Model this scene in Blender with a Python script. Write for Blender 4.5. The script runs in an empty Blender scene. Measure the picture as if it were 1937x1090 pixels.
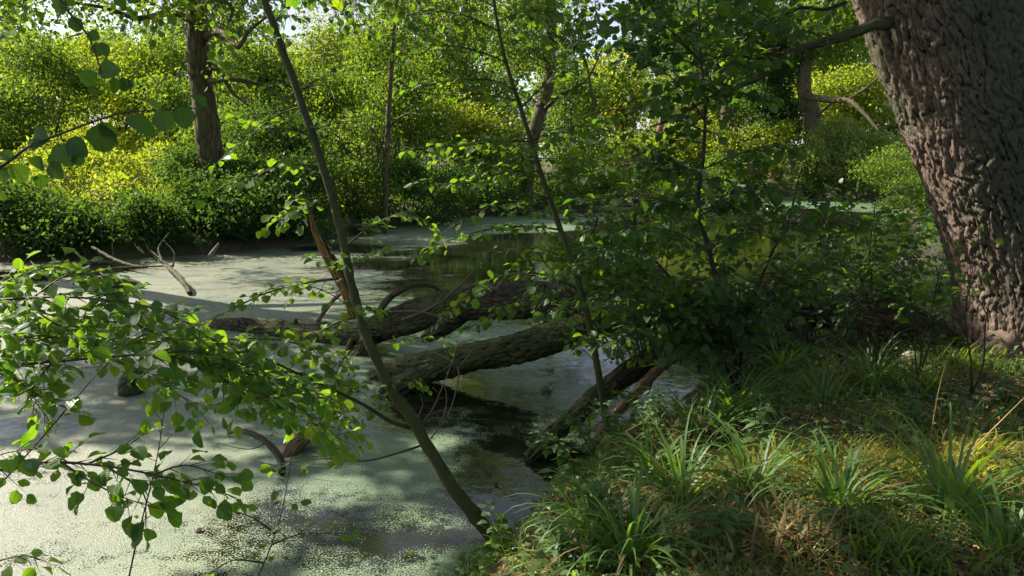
import bpy, math, random
import numpy as np
from mathutils import Matrix, Vector

R = math.radians
S = bpy.context.scene
COL = S.collection
random.seed(7)
rng = np.random.default_rng(7)

# ------------------------------------------------------------------ camera
CAMZ, FPX, W0, H0, HORIZ = 2.6, 1400.0, 1937.0, 1090.0, 300.0
PITCH = math.atan((H0 / 2 - HORIZ) / FPX)
cd = bpy.data.cameras.new('camera')
cam = bpy.data.objects.new('camera', cd)
COL.objects.link(cam)
cam.location = (0, 0, CAMZ)
cam.rotation_euler = (math.pi / 2 - PITCH, 0, 0)
cd.sensor_width = 36.0
cd.lens = 36.0 * FPX / W0
cd.clip_start = 0.05
cd.clip_end = 2000
S.camera = cam

# ------------------------------------------------------------------ light
SUN_AZ, SUN_EL = -66.0, 38.0          # degrees left of the view direction, above the horizon
w = bpy.data.worlds.new('World')
S.world = w
w.use_nodes = True
nt = w.node_tree
nt.nodes.clear()
wo = nt.nodes.new('ShaderNodeOutputWorld')
bg = nt.nodes.new('ShaderNodeBackground')
sky = nt.nodes.new('ShaderNodeTexSky')
sky.sky_type = 'NISHITA'
sky.sun_disc = False
sky.sun_elevation = R(SUN_EL)
sky.sun_rotation = R(SUN_AZ)
sky.air_density = 1.0
sky.dust_density = 1.5
sky.ozone_density = 1.5
tc = nt.nodes.new('ShaderNodeTexCoord')
cn = nt.nodes.new('ShaderNodeTexNoise')
cn.inputs['Scale'].default_value = 2.2
cn.inputs['Detail'].default_value = 7
mp = nt.nodes.new('ShaderNodeMapping')
mp.inputs['Scale'].default_value = (1, 1, 2.5)
nt.links.new(tc.outputs['Generated'], mp.inputs[0])
nt.links.new(mp.outputs[0], cn.inputs['Vector'])
cr = nt.nodes.new('ShaderNodeValToRGB')
cr.color_ramp.elements[0].position = 0.38
cr.color_ramp.elements[0].color = (0.15,) * 3 + (1,)
cr.color_ramp.elements[1].position = 0.6
cr.color_ramp.elements[1].color = (0.8,) * 3 + (1,)
nt.links.new(cn.outputs[0], cr.inputs[0])
mx = nt.nodes.new('ShaderNodeMix')
mx.data_type = 'RGBA'
nt.links.new(cr.outputs[0], mx.inputs[0])
nt.links.new(sky.outputs[0], mx.inputs[6])
mx.inputs[7].default_value = (3.3, 3.4, 3.75, 1)
nt.links.new(mx.outputs[2], bg.inputs[0])
bg.inputs[1].default_value = 0.10
nt.links.new(bg.outputs[0], wo.inputs[0])

sd = bpy.data.lights.new('sun', 'SUN')
sd.energy = 5.0
sd.angle = R(0.55)
sd.color = (1.0, 0.90, 0.74)
sun = bpy.data.objects.new('sun', sd)
COL.objects.link(sun)
SUND = Vector((math.sin(R(SUN_AZ)) * math.cos(R(SUN_EL)), math.cos(R(SUN_AZ)) * math.cos(R(SUN_EL)), math.sin(R(SUN_EL))))
sun.rotation_euler = SUND.to_track_quat('Z', 'Y').to_euler()

S.view_settings.view_transform = 'Standard'
S.view_settings.look = 'None'
S.view_settings.gamma = 1
S.view_settings.use_curve_mapping = False
S.view_settings.exposure = 1.35
S.cycles.max_bounces = 6
S.cycles.diffuse_bounces = 3
S.cycles.glossy_bounces = 3
S.cycles.transmission_bounces = 4

# ------------------------------------------------------------------ pixel -> place
sp_, cp_ = math.sin(PITCH), math.cos(PITCH)
def ray(px, py):
    u = (px - W0 / 2) / FPX
    v = (H0 / 2 - py) / FPX
    return np.array((u, cp_ + v * sp_, -sp_ + v * cp_))
def P(px, py, Y):
    d = ray(px, py)
    return np.array((0, 0, CAMZ)) + d * (Y / d[1])
def PZ(px, py, z=0.0):
    d = ray(px, py)
    return np.array((0, 0, CAMZ)) + d * ((z - CAMZ) / d[2])

# ------------------------------------------------------------------ materials
def mat(name):
    m = bpy.data.materials.new(name)
    m.use_nodes = True
    n = m.node_tree
    n.nodes.clear()
    out = n.nodes.new('ShaderNodeOutputMaterial')
    return m, n, out
def ND(n, t, **kw):
    x = n.nodes.new(t)
    for k, v in kw.items():
        setattr(x, k, v)
    return x
def ramp(n, src, stops):
    r = n.nodes.new('ShaderNodeValToRGB')
    e = r.color_ramp.elements
    while len(e) < len(stops):
        e.new(0.5)
    for el, (p, c) in zip(e, stops):
        el.position = p
        el.color = tuple(c) + (1,) if len(c) == 3 else c
    n.links.new(src, r.inputs[0])
    return r.outputs[0]
def mixc(n, fac, a, b, bt='MIX'):
    x = n.nodes.new('ShaderNodeMix')
    x.data_type = 'RGBA'
    x.blend_type = bt
    for i, v in ((0, fac), (6, a), (7, b)):
        if hasattr(v, 'is_output'):
            n.links.new(v, x.inputs[i])
        else:
            x.inputs[i].default_value = v if i == 0 else (tuple(v) + (1,))[:4]
    return x.outputs[2]
def math_(n, op, a, b=0.0, c=None, clamp=False):
    x = n.nodes.new('ShaderNodeMath')
    x.operation = op
    x.use_clamp = clamp
    for i, v in ((0, a), (1, b), (2, c)):
        if v is None:
            continue
        if hasattr(v, 'is_output'):
            n.links.new(v, x.inputs[i])
        else:
            x.inputs[i].default_value = v
    return x.outputs[0]
def noise(n, vec, scale, detail=3, rough=0.55, sc=None):
    x = n.nodes.new('ShaderNodeTexNoise')
    x.inputs['Scale'].default_value = scale
    x.inputs['Detail'].default_value = detail
    x.inputs['Roughness'].default_value = rough
    if sc is not None:
        m = n.nodes.new('ShaderNodeMapping')
        m.inputs['Scale'].default_value = sc
        n.links.new(vec, m.inputs[0])
        vec = m.outputs[0]
    if vec is not None:
        n.links.new(vec, x.inputs['Vector'])
    return x.outputs[0]

def leaf_mat(name, cols, trans, tf=0.5, gl=0.08, veins=False, rough=0.45, fk=0.13):
    """cols / trans: colours picked per leaf at random"""
    m, n, out = mat(name)
    at = ND(n, 'ShaderNodeAttribute', attribute_name='lv')
    oi = ND(n, 'ShaderNodeObjectInfo')
    f = math_(n, 'FRACT', math_(n, 'ADD', at.outputs['Fac'], oi.outputs['Random']))
    k = len(cols)
    c1 = ramp(n, f, [(i / max(1, k - 1), c) for i, c in enumerate(cols)])
    k = len(trans)
    c2 = ramp(n, f, [(i / max(1, k - 1), c) for i, c in enumerate(trans)])
    di = ND(n, 'ShaderNodeBsdfDiffuse')
    tr = ND(n, 'ShaderNodeBsdfTranslucent')
    go = ND(n, 'ShaderNodeBsdfGlossy')
    go.inputs['Roughness'].default_value = rough
    go.inputs['Color'].default_value = (0.9, 0.95, 1, 1)
    if veins:
        uv = ND(n, 'ShaderNodeUVMap')
        sx = ND(n, 'ShaderNodeSeparateXYZ')
        n.links.new(uv.outputs[0], sx.inputs[0])
        ax = math_(n, 'ABSOLUTE', sx.outputs[0])
        t = math_(n, 'SUBTRACT', math_(n, 'MULTIPLY', sx.outputs[1], 9.0), math_(n, 'MULTIPLY', ax, 8.0))
        sv = math_(n, 'PINGPONG', t, 0.5)
        v1 = math_(n, 'LESS_THAN', sv, 0.07)
        v2 = math_(n, 'LESS_THAN', ax, 0.02)
        vv = math_(n, 'MAXIMUM', v1, v2)
        c1 = mixc(n, math_(n, 'MULTIPLY', vv, 0.45), c1, (0.16, 0.22, 0.07))
        c2 = mixc(n, math_(n, 'MULTIPLY', vv, 0.7), c2, (0.03, 0.07, 0.01))
        ns = noise(n, uv.outputs[0], 7.0, 3)
        c2 = mixc(n, 0.3, c2, ramp(n, ns, [(0.3, (0.35,) * 3), (0.7, (1.0,) * 3)]), 'MULTIPLY')
        bp = ND(n, 'ShaderNodeBump')
        bp.inputs['Strength'].default_value = 0.35
        bp.inputs['Distance'].default_value = 0.01
        n.links.new(sv, bp.inputs['Height'])
        n.links.new(bp.outputs[0], di.inputs['Normal'])
        n.links.new(bp.outputs[0], go.inputs['Normal'])
    n.links.new(c1, di.inputs[0])
    n.links.new(c2, tr.inputs[0])
    m1 = ND(n, 'ShaderNodeMixShader')
    m1.inputs[0].default_value = tf
    n.links.new(di.outputs[0], m1.inputs[1])
    n.links.new(tr.outputs[0], m1.inputs[2])
    fr = ND(n, 'ShaderNodeFresnel')
    fr.inputs['IOR'].default_value = 1.4
    m2 = ND(n, 'ShaderNodeMixShader')
    n.links.new(math_(n, 'ADD', math_(n, 'MULTIPLY', fr.outputs[0], fk if veins else 0.03), gl * 0.1, clamp=True), m2.inputs[0])
    n.links.new(m1.outputs[0], m2.inputs[1])
    n.links.new(go.outputs[0], m2.inputs[2])
    n.links.new(m2.outputs[0], out.inputs[0])
    return m

def bark_mat(name, cA, cB, moss=None, mossamt=0.3, uvs=(26, 5, 1), bump=0.6, dist=0.012, edge=True, rough=0.85, shade_tint=False):
    m, n, out = mat(name)
    uv = ND(n, 'ShaderNodeUVMap')
    b = ND(n, 'ShaderNodeBsdfPrincipled')
    b.inputs['Roughness'].default_value = rough
    b.inputs['Specular IOR Level'].default_value = 0.3
    wn = n.nodes.new('ShaderNodeTexNoise')
    wn.inputs['Scale'].default_value = 6
    n.links.new(uv.outputs[0], wn.inputs['Vector'])
    va = ND(n, 'ShaderNodeVectorMath', operation='MULTIPLY_ADD')
    n.links.new(wn.outputs['Color'], va.inputs[0])
    va.inputs[1].default_value = (0.05, 0.08, 0)
    n.links.new(uv.outputs[0], va.inputs[2])
    n1 = noise(n, va.outputs[0], 1.0, 5, 0.6, uvs)
    tcn = ND(n, 'ShaderNodeTexCoord')
    n2 = noise(n, tcn.outputs['Object'], 1.7, 4)
    n3 = noise(n, tcn.outputs['Object'], 90, 3)
    h = n1
    if edge:
        mpp = ND(n, 'ShaderNodeMapping')
        mpp.inputs['Scale'].default_value = tuple(x * 0.7 for x in uvs)
        n.links.new(va.outputs[0], mpp.inputs[0])
        vo = ND(n, 'ShaderNodeTexVoronoi', feature='DISTANCE_TO_EDGE')
        vo.inputs['Scale'].default_value = 1.0
        n.links.new(mpp.outputs[0], vo.inputs['Vector'])
        e = math_(n, 'MULTIPLY', vo.outputs[0], 4.0, clamp=True)
        h = math_(n, 'ADD', math_(n, 'MULTIPLY', e, 0.7), math_(n, 'MULTIPLY', n1, 0.5))
    h = math_(n, 'ADD', h, math_(n, 'MULTIPLY', n3, 0.18))
    c = mixc(n, ramp(n, h, [(0.3, (0,) * 3), (0.95, (1,) * 3)]), cA, cB)
    if moss:
        mm = ramp(n, n2, [(0.62 - mossamt * 0.5, (0,) * 3), (0.72 - mossamt * 0.3, (1,) * 3)])
        c = mixc(n, mixc(n, 0.4, mm, (0, 0, 0)), c, moss)
    if shade_tint:      # shade painted as a grey-green tone on the trunk's unlit side
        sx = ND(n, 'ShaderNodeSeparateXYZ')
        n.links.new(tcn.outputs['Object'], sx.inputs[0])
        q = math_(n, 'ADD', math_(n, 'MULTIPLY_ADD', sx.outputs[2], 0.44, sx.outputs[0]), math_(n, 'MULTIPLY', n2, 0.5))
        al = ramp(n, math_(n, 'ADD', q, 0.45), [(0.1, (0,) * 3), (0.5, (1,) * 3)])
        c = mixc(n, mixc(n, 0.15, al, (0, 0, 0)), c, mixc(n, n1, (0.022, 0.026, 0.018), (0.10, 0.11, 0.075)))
    if edge or shade_tint:      # old dark wood in the bottom of the fissures
        ca = ND(n, 'ShaderNodeAttribute', attribute_name='plate')
        c = mixc(n, ramp(n, ca.outputs['Fac'], [(0.15, (0,) * 3), (0.6, (1,) * 3)]), tuple(x * .45 for x in cA), c)
    n.links.new(c, b.inputs['Base Color'])
    bp = ND(n, 'ShaderNodeBump')
    bp.inputs['Strength'].default_value = bump
    bp.inputs['Distance'].default_value = dist
    n.links.new(h, bp.inputs['Height'])
    n.links.new(bp.outputs[0], b.inputs['Normal'])
    n.links.new(b.outputs[0], out.inputs[0])
    return m

M = {}
# near leaves
M['alder'] = leaf_mat('alder_leaf', [(0.04, 0.09, 0.022), (0.055, 0.11, 0.022), (0.035, 0.075, 0.022), (0.075, 0.13, 0.025)],
                      [(0.20, 0.42, 0.010), (0.30, 0.52, 0.010), (0.14, 0.34, 0.012), (0.44, 0.60, 0.015)], 0.58, 0.1, True)
M['alder_dark'] = leaf_mat('alder_leaf_dark', [(0.032, 0.075, 0.024), (0.045, 0.095, 0.024), (0.028, 0.065, 0.026)],
                           [(0.09, 0.26, 0.010), (0.22, 0.44, 0.010), (0.08, 0.22, 0.015), (0.32, 0.5, 0.015)], 0.5, 0.14, True, 0.42)
M['hornbeam'] = leaf_mat('hornbeam_leaf', [(0.04, 0.10, 0.025), (0.055, 0.125, 0.03), (0.035, 0.085, 0.03), (0.07, 0.13, 0.03)],
                         [(0.22, 0.46, 0.010), (0.30, 0.52, 0.010), (0.14, 0.36, 0.015), (0.42, 0.58, 0.015)], 0.58, 0.1, True)
M['herb'] = leaf_mat('herb_leaf', [(0.06, 0.13, 0.04), (0.09, 0.17, 0.06), (0.05, 0.11, 0.045)],
                     [(0.2, 0.36, 0.02), (0.26, 0.42, 0.04), (0.14, 0.3, 0.03)], 0.42, 0.12, True)
M['dead_leaf'] = leaf_mat('withered_leaf', [(0.07, 0.04, 0.02), (0.12, 0.07, 0.03)], [(0.1, 0.05, 0.01), (0.12, 0.05, 0.01)], 0.25, 0.02)
# far foliage
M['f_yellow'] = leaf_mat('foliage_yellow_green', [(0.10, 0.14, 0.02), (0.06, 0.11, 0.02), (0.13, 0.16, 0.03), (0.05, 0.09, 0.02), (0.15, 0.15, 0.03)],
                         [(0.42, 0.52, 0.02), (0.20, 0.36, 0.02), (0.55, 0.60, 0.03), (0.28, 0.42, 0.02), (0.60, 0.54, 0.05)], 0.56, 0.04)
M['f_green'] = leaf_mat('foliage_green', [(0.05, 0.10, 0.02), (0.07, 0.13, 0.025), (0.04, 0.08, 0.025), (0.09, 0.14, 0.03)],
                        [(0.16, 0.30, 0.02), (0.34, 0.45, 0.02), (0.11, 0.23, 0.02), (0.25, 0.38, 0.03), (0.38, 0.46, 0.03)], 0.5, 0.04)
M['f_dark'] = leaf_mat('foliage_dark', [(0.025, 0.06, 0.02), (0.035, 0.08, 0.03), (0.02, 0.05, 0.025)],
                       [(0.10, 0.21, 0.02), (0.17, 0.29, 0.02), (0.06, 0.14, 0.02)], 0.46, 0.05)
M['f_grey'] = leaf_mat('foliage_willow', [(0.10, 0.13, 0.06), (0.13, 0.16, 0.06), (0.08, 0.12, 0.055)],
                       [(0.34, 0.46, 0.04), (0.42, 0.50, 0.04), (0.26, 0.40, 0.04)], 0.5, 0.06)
M['f_far'] = leaf_mat('foliage_distant', [(0.06, 0.10, 0.06), (0.08, 0.12, 0.07), (0.05, 0.09, 0.06)],
                      [(0.12, 0.2, 0.06), (0.16, 0.24, 0.06)], 0.4, 0.1)
M['grass'] = leaf_mat('grass_blade', [(0.09, 0.15, 0.035), (0.13, 0.19, 0.045), (0.08, 0.14, 0.05), (0.19, 0.19, 0.07)],
                      [(0.26, 0.46, 0.02), (0.42, 0.52, 0.02), (0.2, 0.4, 0.02), (0.5, 0.46, 0.05)], 0.5, 0.12, False, 0.35)
M['sedge'] = leaf_mat('sedge_blade', [(0.065, 0.14, 0.035), (0.10, 0.19, 0.045), (0.055, 0.125, 0.045)],
                      [(0.2, 0.42, 0.02), (0.32, 0.5, 0.02), (0.15, 0.34, 0.02)], 0.48, 0.25, False, 0.5)
M['straw'] = leaf_mat('dry_grass', [(0.16, 0.13, 0.06), (0.22, 0.18, 0.085), (0.10, 0.085, 0.04)], [(0.3, 0.2, 0.06), (0.36, 0.24, 0.08)], 0.3, 0.05)
M['sun_yellow'] = leaf_mat('sun_yellow_grass', [(0.22, 0.24, 0.05), (0.30, 0.26, 0.08), (0.18, 0.24, 0.04), (0.36, 0.28, 0.12)], [(0.55, 0.60, 0.03), (0.6, 0.5, 0.06), (0.45, 0.6, 0.03)], 0.5, 0.05)  # yellowish grass, made paler to paint in the sunlight on the bank
M['litter'] = leaf_mat('leaf_litter', [(0.22, 0.11, 0.05), (0.34, 0.17, 0.075), (0.13, 0.07, 0.04), (0.42, 0.26, 0.15), (0.17, 0.15, 0.06)],
                       [(0.2, 0.08, 0.02), (0.2, 0.1, 0.03)], 0.15, 0.05)
# wood
M['oak'] = bark_mat('oak_bark', (0.03, 0.024, 0.02), (0.30, 0.215, 0.175), (0.06, 0.075, 0.04), 0.3, (40, 14, 1), 0.8, 0.010, False, shade_tint=True)
M['log'] = bark_mat('dead_log_bark', (0.02, 0.015, 0.012), (0.085, 0.062, 0.045), (0.06, 0.085, 0.02), 0.5, (26, 7, 1), 0.9, 0.018)
M['log_red'] = bark_mat('bare_reddish_wood', (0.10, 0.055, 0.035), (0.26, 0.16, 0.11), None, 0, (60, 5, 1), 0.6, 0.008)
M['snag'] = bark_mat('split_orange_wood', (0.05, 0.028, 0.012), (0.29, 0.165, 0.045), None, 0, (60, 4, 1), 0.7, 0.012)
M['sapling'] = bark_mat('green_sapling_bark', (0.018, 0.02, 0.009), (0.062, 0.068, 0.024), (0.07, 0.085, 0.02), 0.5, (22, 16, 1), 0.5, 0.005, False, 0.7)
M['twig'] = bark_mat('brown_twig', (0.03, 0.024, 0.018), (0.08, 0.065, 0.045), None, 0, (20, 20, 1), 0.2, 0.002, False, 0.6)
M['pale_twig'] = bark_mat('pale_dead_twig', (0.08, 0.06, 0.048), (0.19, 0.145, 0.12), None, 0, (20, 20, 1), 0.2, 0.002, False)
M['far_bark'] = bark_mat('far_trunk_bark', (0.04, 0.032, 0.02), (0.13, 0.10, 0.06), (0.08, 0.09, 0.025), 0.4, (14, 3, 1), 0.8, 0.03)
# ------------------------------------------------------------------ mesh helpers
def mesh_np(name, V, faces, material, uv=None, attrs=None, smooth=False):
    """faces: list of (n,k) int arrays, k may differ between arrays"""
    me = bpy.data.meshes.new(name)
    V = np.asarray(V, dtype=np.float32)
    me.vertices.add(len(V))
    me.vertices.foreach_set('co', V.ravel())
    fl = [np.asarray(f, dtype=np.int32) for f in faces if len(f)]
    loops = np.concatenate([f.ravel() for f in fl])
    tot = np.concatenate([np.full(len(f), f.shape[1], dtype=np.int32) for f in fl])
    start = np.concatenate([[0], np.cumsum(tot)[:-1]]).astype(np.int32)
    me.loops.add(len(loops))
    me.loops.foreach_set('vertex_index', loops)
    me.polygons.add(len(tot))
    me.polygons.foreach_set('loop_start', start)
    me.polygons.foreach_set('loop_total', tot)
    if smooth:
        me.polygons.foreach_set('use_smooth', np.ones(len(tot), dtype=bool))
    if uv is not None:
        ul = me.uv_layers.new(name='UVMap')
        ul.data.foreach_set('uv', np.asarray(uv, dtype=np.float32)[loops].ravel())
    if attrs:
        for k, v in attrs.items():
            a = me.attributes.new(k, 'FLOAT', 'POINT')
            a.data.foreach_set('value', np.asarray(v, dtype=np.float32))
    me.update(calc_edges=True)
    if material is not None:
        me.materials.append(material)
    return me

def link(name, me, parent=None, loc=None):
    o = bpy.data.objects.new(name, me)
    COL.objects.link(o)
    if parent is not None:
        o.parent = parent
    if loc is not None:
        o.location = loc
    return o
def tag(o, label=None, cat=None, group=None, kind=None):
    if label: o['label'] = label
    if cat: o['category'] = cat
    if group: o['group'] = group
    if kind: o['kind'] = kind
    return o
def empty(name, loc, label, cat, group=None):
    o = bpy.data.objects.new(name, None)
    COL.objects.link(o)
    o.location = tuple(float(a) for a in loc)
    o.empty_display_size = 0.2
    return tag(o, label, cat, group)

def catmull(pts, step):
    pts = [np.asarray(p, dtype=float) for p in pts]
    if len(pts) < 3:
        n = max(2, int(np.linalg.norm(pts[-1] - pts[0]) / step) + 1)
        t = np.linspace(0, 1, n)[:, None]
        return pts[0] * (1 - t) + pts[-1] * t
    q = [2 * pts[0] - pts[1]] + pts + [2 * pts[-1] - pts[-2]]
    out = []
    for i in range(1, len(q) - 2):
        L = np.linalg.norm(q[i + 1][:3] - q[i][:3])
        n = max(1, int(L / step))
        for k in range(n):
            t = k / n
            out.append(0.5 * ((2 * q[i]) + (-q[i - 1] + q[i + 1]) * t + (2 * q[i - 1] - 5 * q[i] + 4 * q[i + 1] - q[i + 2]) * t * t
                              + (-q[i - 1] + 3 * q[i] - 3 * q[i + 1] + q[i + 2]) * t ** 3))
    out.append(q[-2])
    return np.array(out)

PLATE = [None]
def tube(pts, radii, sides=8, step=0.1, disp=None, cap=True, wob=0.0, seed=0, ellipse=None):
    """pts (n,3), radii per control point -> V, quads, tris, uv"""
    c = np.array([np.r_[p, r] for p, r in zip(pts, radii)])
    c = catmull(list(c), step)
    p, r = c[:, :3], np.maximum(c[:, 3], 0.0004)
    n = len(p)
    T = np.gradient(p, axis=0)
    T /= np.linalg.norm(T, axis=1)[:, None] + 1e-9
    ref = np.array((0, 1.0, 0))
    if abs(T[0] @ ref) > 0.9:
        ref = np.array((0, 0, -1.0))
    A = np.zeros_like(p)
    a = ref - T[0] * (T[0] @ ref)
    for i in range(n):
        a = a - T[i] * (T[i] @ a)
        a /= np.linalg.norm(a)
        A[i] = a
    B = np.cross(T, A)
    th = np.arange(sides) / sides * 2 * np.pi
    s = np.concatenate([[0], np.cumsum(np.linalg.norm(np.diff(p, axis=0), axis=1))])
    rr = np.repeat(r[:, None], sides, 1)
    PLATE[0] = None
    if wob:
        g = np.random.default_rng(seed)
        for k in range(1, 5):
            rr = rr * (1 + wob / k * np.sin(th[None] * k + s[:, None] * g.uniform(0.5, 3) * k / max(0.1, r.mean() * 6) + g.uniform(0, 6)))
    if disp is not None:
        rr = rr + disp(th, s, r)
    V = p[:, None] + A[:, None] * (np.cos(th)[None, :, None] * rr[..., None]) + B[:, None] * (np.sin(th)[None, :, None] * rr[..., None])
    uv = np.stack([np.broadcast_to(th[None] * r.mean(), rr.shape), np.broadcast_to(s[:, None], rr.shape)], -1)
    i = np.arange(n - 1)[:, None] * sides
    j = np.arange(sides)[None]
    j2 = (j + 1) % sides
    Q = np.stack([i + j, i + j2, i + sides + j2, i + sides + j], -1).reshape(-1, 4)
    V = V.reshape(-1, 3)
    uv = uv.reshape(-1, 2)
    tr = []
    if cap:
        for e, base in ((0, 0), (n - 1, (n - 1) * sides)):
            V = np.vstack([V, p[e]])
            uv = np.vstack([uv, [0, s[e]]])
            ci = len(V) - 1
            jj = np.arange(sides)
            t3 = np.stack([base + jj, base + (jj + 1) % sides, np.full(sides, ci)], -1)
            tr.append(t3 if e else t3[:, ::-1])
    T3 = np.concatenate(tr) if tr else np.zeros((0, 3), int)
    return V, Q, T3, uv

class MB:
    def __init__(s):
        s.V, s.Q, s.T, s.uv, s.n = [], [], [], [], 0
        s.E = []
    def add(s, t):
        V, Q, T, uv = t
        e = np.ones(len(V))
        if PLATE[0] is not None and PLATE[0].size <= len(V): e[:PLATE[0].size] = PLATE[0].ravel()
        PLATE[0] = None
        s.E.append(e)
        s.V.append(V); s.uv.append(uv)
        s.Q.append(Q + s.n); s.T.append(T + s.n)
        s.n += len(V)
        return s
    def build(s, name, material, parent=None, origin=None, smooth=True):
        V = np.concatenate(s.V)
        if origin is not None:
            V = V - np.asarray(origin)
        me = mesh_np(name, V, [np.concatenate(s.Q), np.concatenate(s.T)], material, np.concatenate(s.uv), {'plate': np.concatenate(s.E)}, smooth=smooth)
        return link(name, me, parent)

# ------------------------------------------------------------------ leaf templates (length 1 along +Y, face up +Z)
def leaf_template(shape, seed, rich=True):
    g = np.random.default_rng(seed)
    ys = np.array([0.0, 0.16, 0.36, 0.58, 0.78, 0.92, 1.0]) if rich else np.array([0.0, 0.3, 0.65, 1.0])
    if shape == 'round':
        wd = np.interp(ys, [0, .16, .36, .58, .78, .92, 1], [0.0, .28, .42, .46, .38, .22, 0.03])
    elif shape == 'ovate':
        wd = np.interp(ys, [0, .16, .36, .58, .78, .92, 1], [0.0, .20, .36, .40, .33, .18, 0.02])
    elif shape == 'nettle':
        wd = np.interp(ys, [0, .16, .36, .58, .78, .92, 1], [0.0, .27, .27, .20, .12, .05, 0.0])
    V, uv = [], []
    fold, cup, bend = g.uniform(0.12, 0.4), g.uniform(-0.25, 0.25), g.uniform(0.05, 0.4)
    for k, (y, wq) in enumerate(zip(ys, wd)):
        z0 = -bend * y * y
        V.append((0, y, z0)); uv.append((0, y))
        for sx in (-1, 1):
            ww = wq * g.uniform(0.88, 1.1)
            yy = y + (0.03 if k % 2 else -0.02) * (0 < k < len(ys) - 1)
            V.append((sx * ww, yy, z0 + fold * ww + cup * ww * ww * 2 + g.uniform(-.02, .02)))
            uv.append((sx * ww, yy))
    F = []
    for k in range(len(ys) - 1):
        a = 3 * k
        F += [(a, a + 3, a + 1), (a + 1, a + 3, a + 4), (a, a + 2, a + 3), (a + 2, a + 5, a + 3)]
    if rich:      # stalk
        b = len(V)
        V += [(-0.015, 0.02, 0), (0.015, 0.02, 0), (0.0, -0.22, 0.03)]
        uv += [(0, 0)] * 3
        F += [(b, b + 1, b + 2)]
    return np.array(V), np.array(F), np.array(uv)

TPL = {}
for sh in ('round', 'ovate', 'nettle'):
    TPL[sh] = [leaf_template(sh, 10 * i + len(sh)) for i in range(6)]
    TPL[sh + '_lo'] = [leaf_template(sh, 10 * i + 3, False) for i in range(3)]
_lm = {}
def leaf_mesh(shape, mk, i):
    k = (shape, mk, i)
    if k not in _lm:
        V, F, uv = TPL[shape][i]
        _lm[k] = mesh_np('leaf', V, [F], M[mk], uv, smooth=False)
    return _lm[k]

def frames(Y, N):
    Y = Y / (np.linalg.norm(Y, axis=-1, keepdims=True) + 1e-9)
    N = N - Y * (N * Y).sum(-1, keepdims=True)
    N = N / (np.linalg.norm(N, axis=-1, keepdims=True) + 1e-9)
    X = np.cross(Y, N)
    return X, Y, N

def stamp(tV, tF, tuv, pos, Y, N, size, wid=None):
    """copy a template onto many frames -> V, F, uv, lv"""
    X, Y, N = frames(Y, N)
    k, m = len(pos), len(tV)
    sz = np.asarray(size)[:, None, None]
    wv = sz if wid is None else np.asarray(wid)[:, None, None]
    V = pos[:, None] + X[:, None] * tV[None, :, 0:1] * wv + Y[:, None] * tV[None, :, 1:2] * sz + N[:, None] * tV[None, :, 2:3] * sz
    F = tF[None] + (np.arange(k) * m)[:, None, None]
    uv = np.tile(tuv, (k, 1))
    return V.reshape(-1, 3), F.reshape(-1, tF.shape[1]), uv

KITE = (np.array([(0, 0, 0), (-.36, .45, .10), (0, 1, -.12), (.36, .45, .10)]), np.array([(0, 3, 2, 1)]), np.array([(0, 0), (-.3, .5), (0, 1), (.3, .5)]))

def unit(g, n):
    v = g.normal(size=(n, 3))
    return v / np.linalg.norm(v, axis=1)[:, None]

def cloud_pts(g, C, RAD, n, clumps, csize, hollow=0.55, zmin=None):
    """n leaf points clumped through a set of ellipsoids"""
    C = np.atleast_2d(C); RAD = np.atleast_2d(RAD)
    vol = RAD.prod(1) ** (2 / 3)
    which = g.choice(len(C), clumps, p=vol / vol.sum())
    u = unit(g, clumps) * (g.uniform(hollow ** 3, 1, clumps) ** (1 / 3) * g.uniform(.8, 1.25, clumps))[:, None]
    cc = C[which] + u * RAD[which]
    cs = csize * np.clip(g.lognormal(-.15, .5, clumps), .3, 2.2)
    wt = cs ** 2
    k = g.choice(clumps, n, p=wt / wt.sum())
    off = unit(g, n) * (g.uniform(0, 1, n) ** 0.5)[:, None] * cs[k][:, None] * np.array((1, 1, 0.62))
    pts = cc[k] + off
    outd = pts - C[which[k]]
    if zmin is not None:
        keep = pts[:, 2] > zmin
        pts, outd = pts[keep], outd[keep]
    return pts, outd, cc

def foliage(name, parent, mk, pts, outd, size, seed, droop=0.4, origin=(0, 0, 0), tpl=KITE, kind='stuff', up=0.5, aspect=1.0):
    g = np.random.default_rng(seed)
    n = len(pts)
    o = outd / (np.linalg.norm(outd, axis=1)[:, None] + 1e-6)
    Y = o * 0.6 + unit(g, n) * 0.9 + np.array((0, 0, -droop))
    N = unit(g, n) * 0.8 + np.array((0, 0, up)) + o * 0.25
    sz = size * np.clip(g.lognormal(-.05, .35, n), .45, 2)
    V, F, uv = stamp(*tpl, pts - np.asarray(origin), Y, N, sz, sz * aspect)
    lv = np.repeat(g.uniform(0, 1, n), len(tpl[0]))
    me = mesh_np(name, V, [F], M[mk], uv if tpl is not KITE else None, {'lv': lv})
    ob = link(name, me, parent)
    if kind: ob['kind'] = kind
    return ob
# ------------------------------------------------------------------ pond outline and terrain
near_px = [(890, 1090), (925, 1035), (1010, 985), (1055, 940), (1085, 900), (1200, 850), (1290, 790), (1340, 725), (1450, 655), (1570, 590), (1680, 520), (1740, 450), (1720, 405), (1650, 377)]
far_px = [(1560, 371), (1480, 373), (1300, 379), (1150, 388), (1060, 396), (900, 408), (780, 424), (700, 440), (600, 458), (450, 478), (250, 490), (0, 495), (-400, 500)]
pond = [(-30, -4), (-9, 1.2), (-3.5, 2.3), (-0.6, 3.0)] + [tuple(PZ(*p)[:2]) for p in near_px] + [tuple(PZ(*p)[:2]) for p in far_px] + [(-34, 16)]
pond = np.array(pond)

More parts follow.
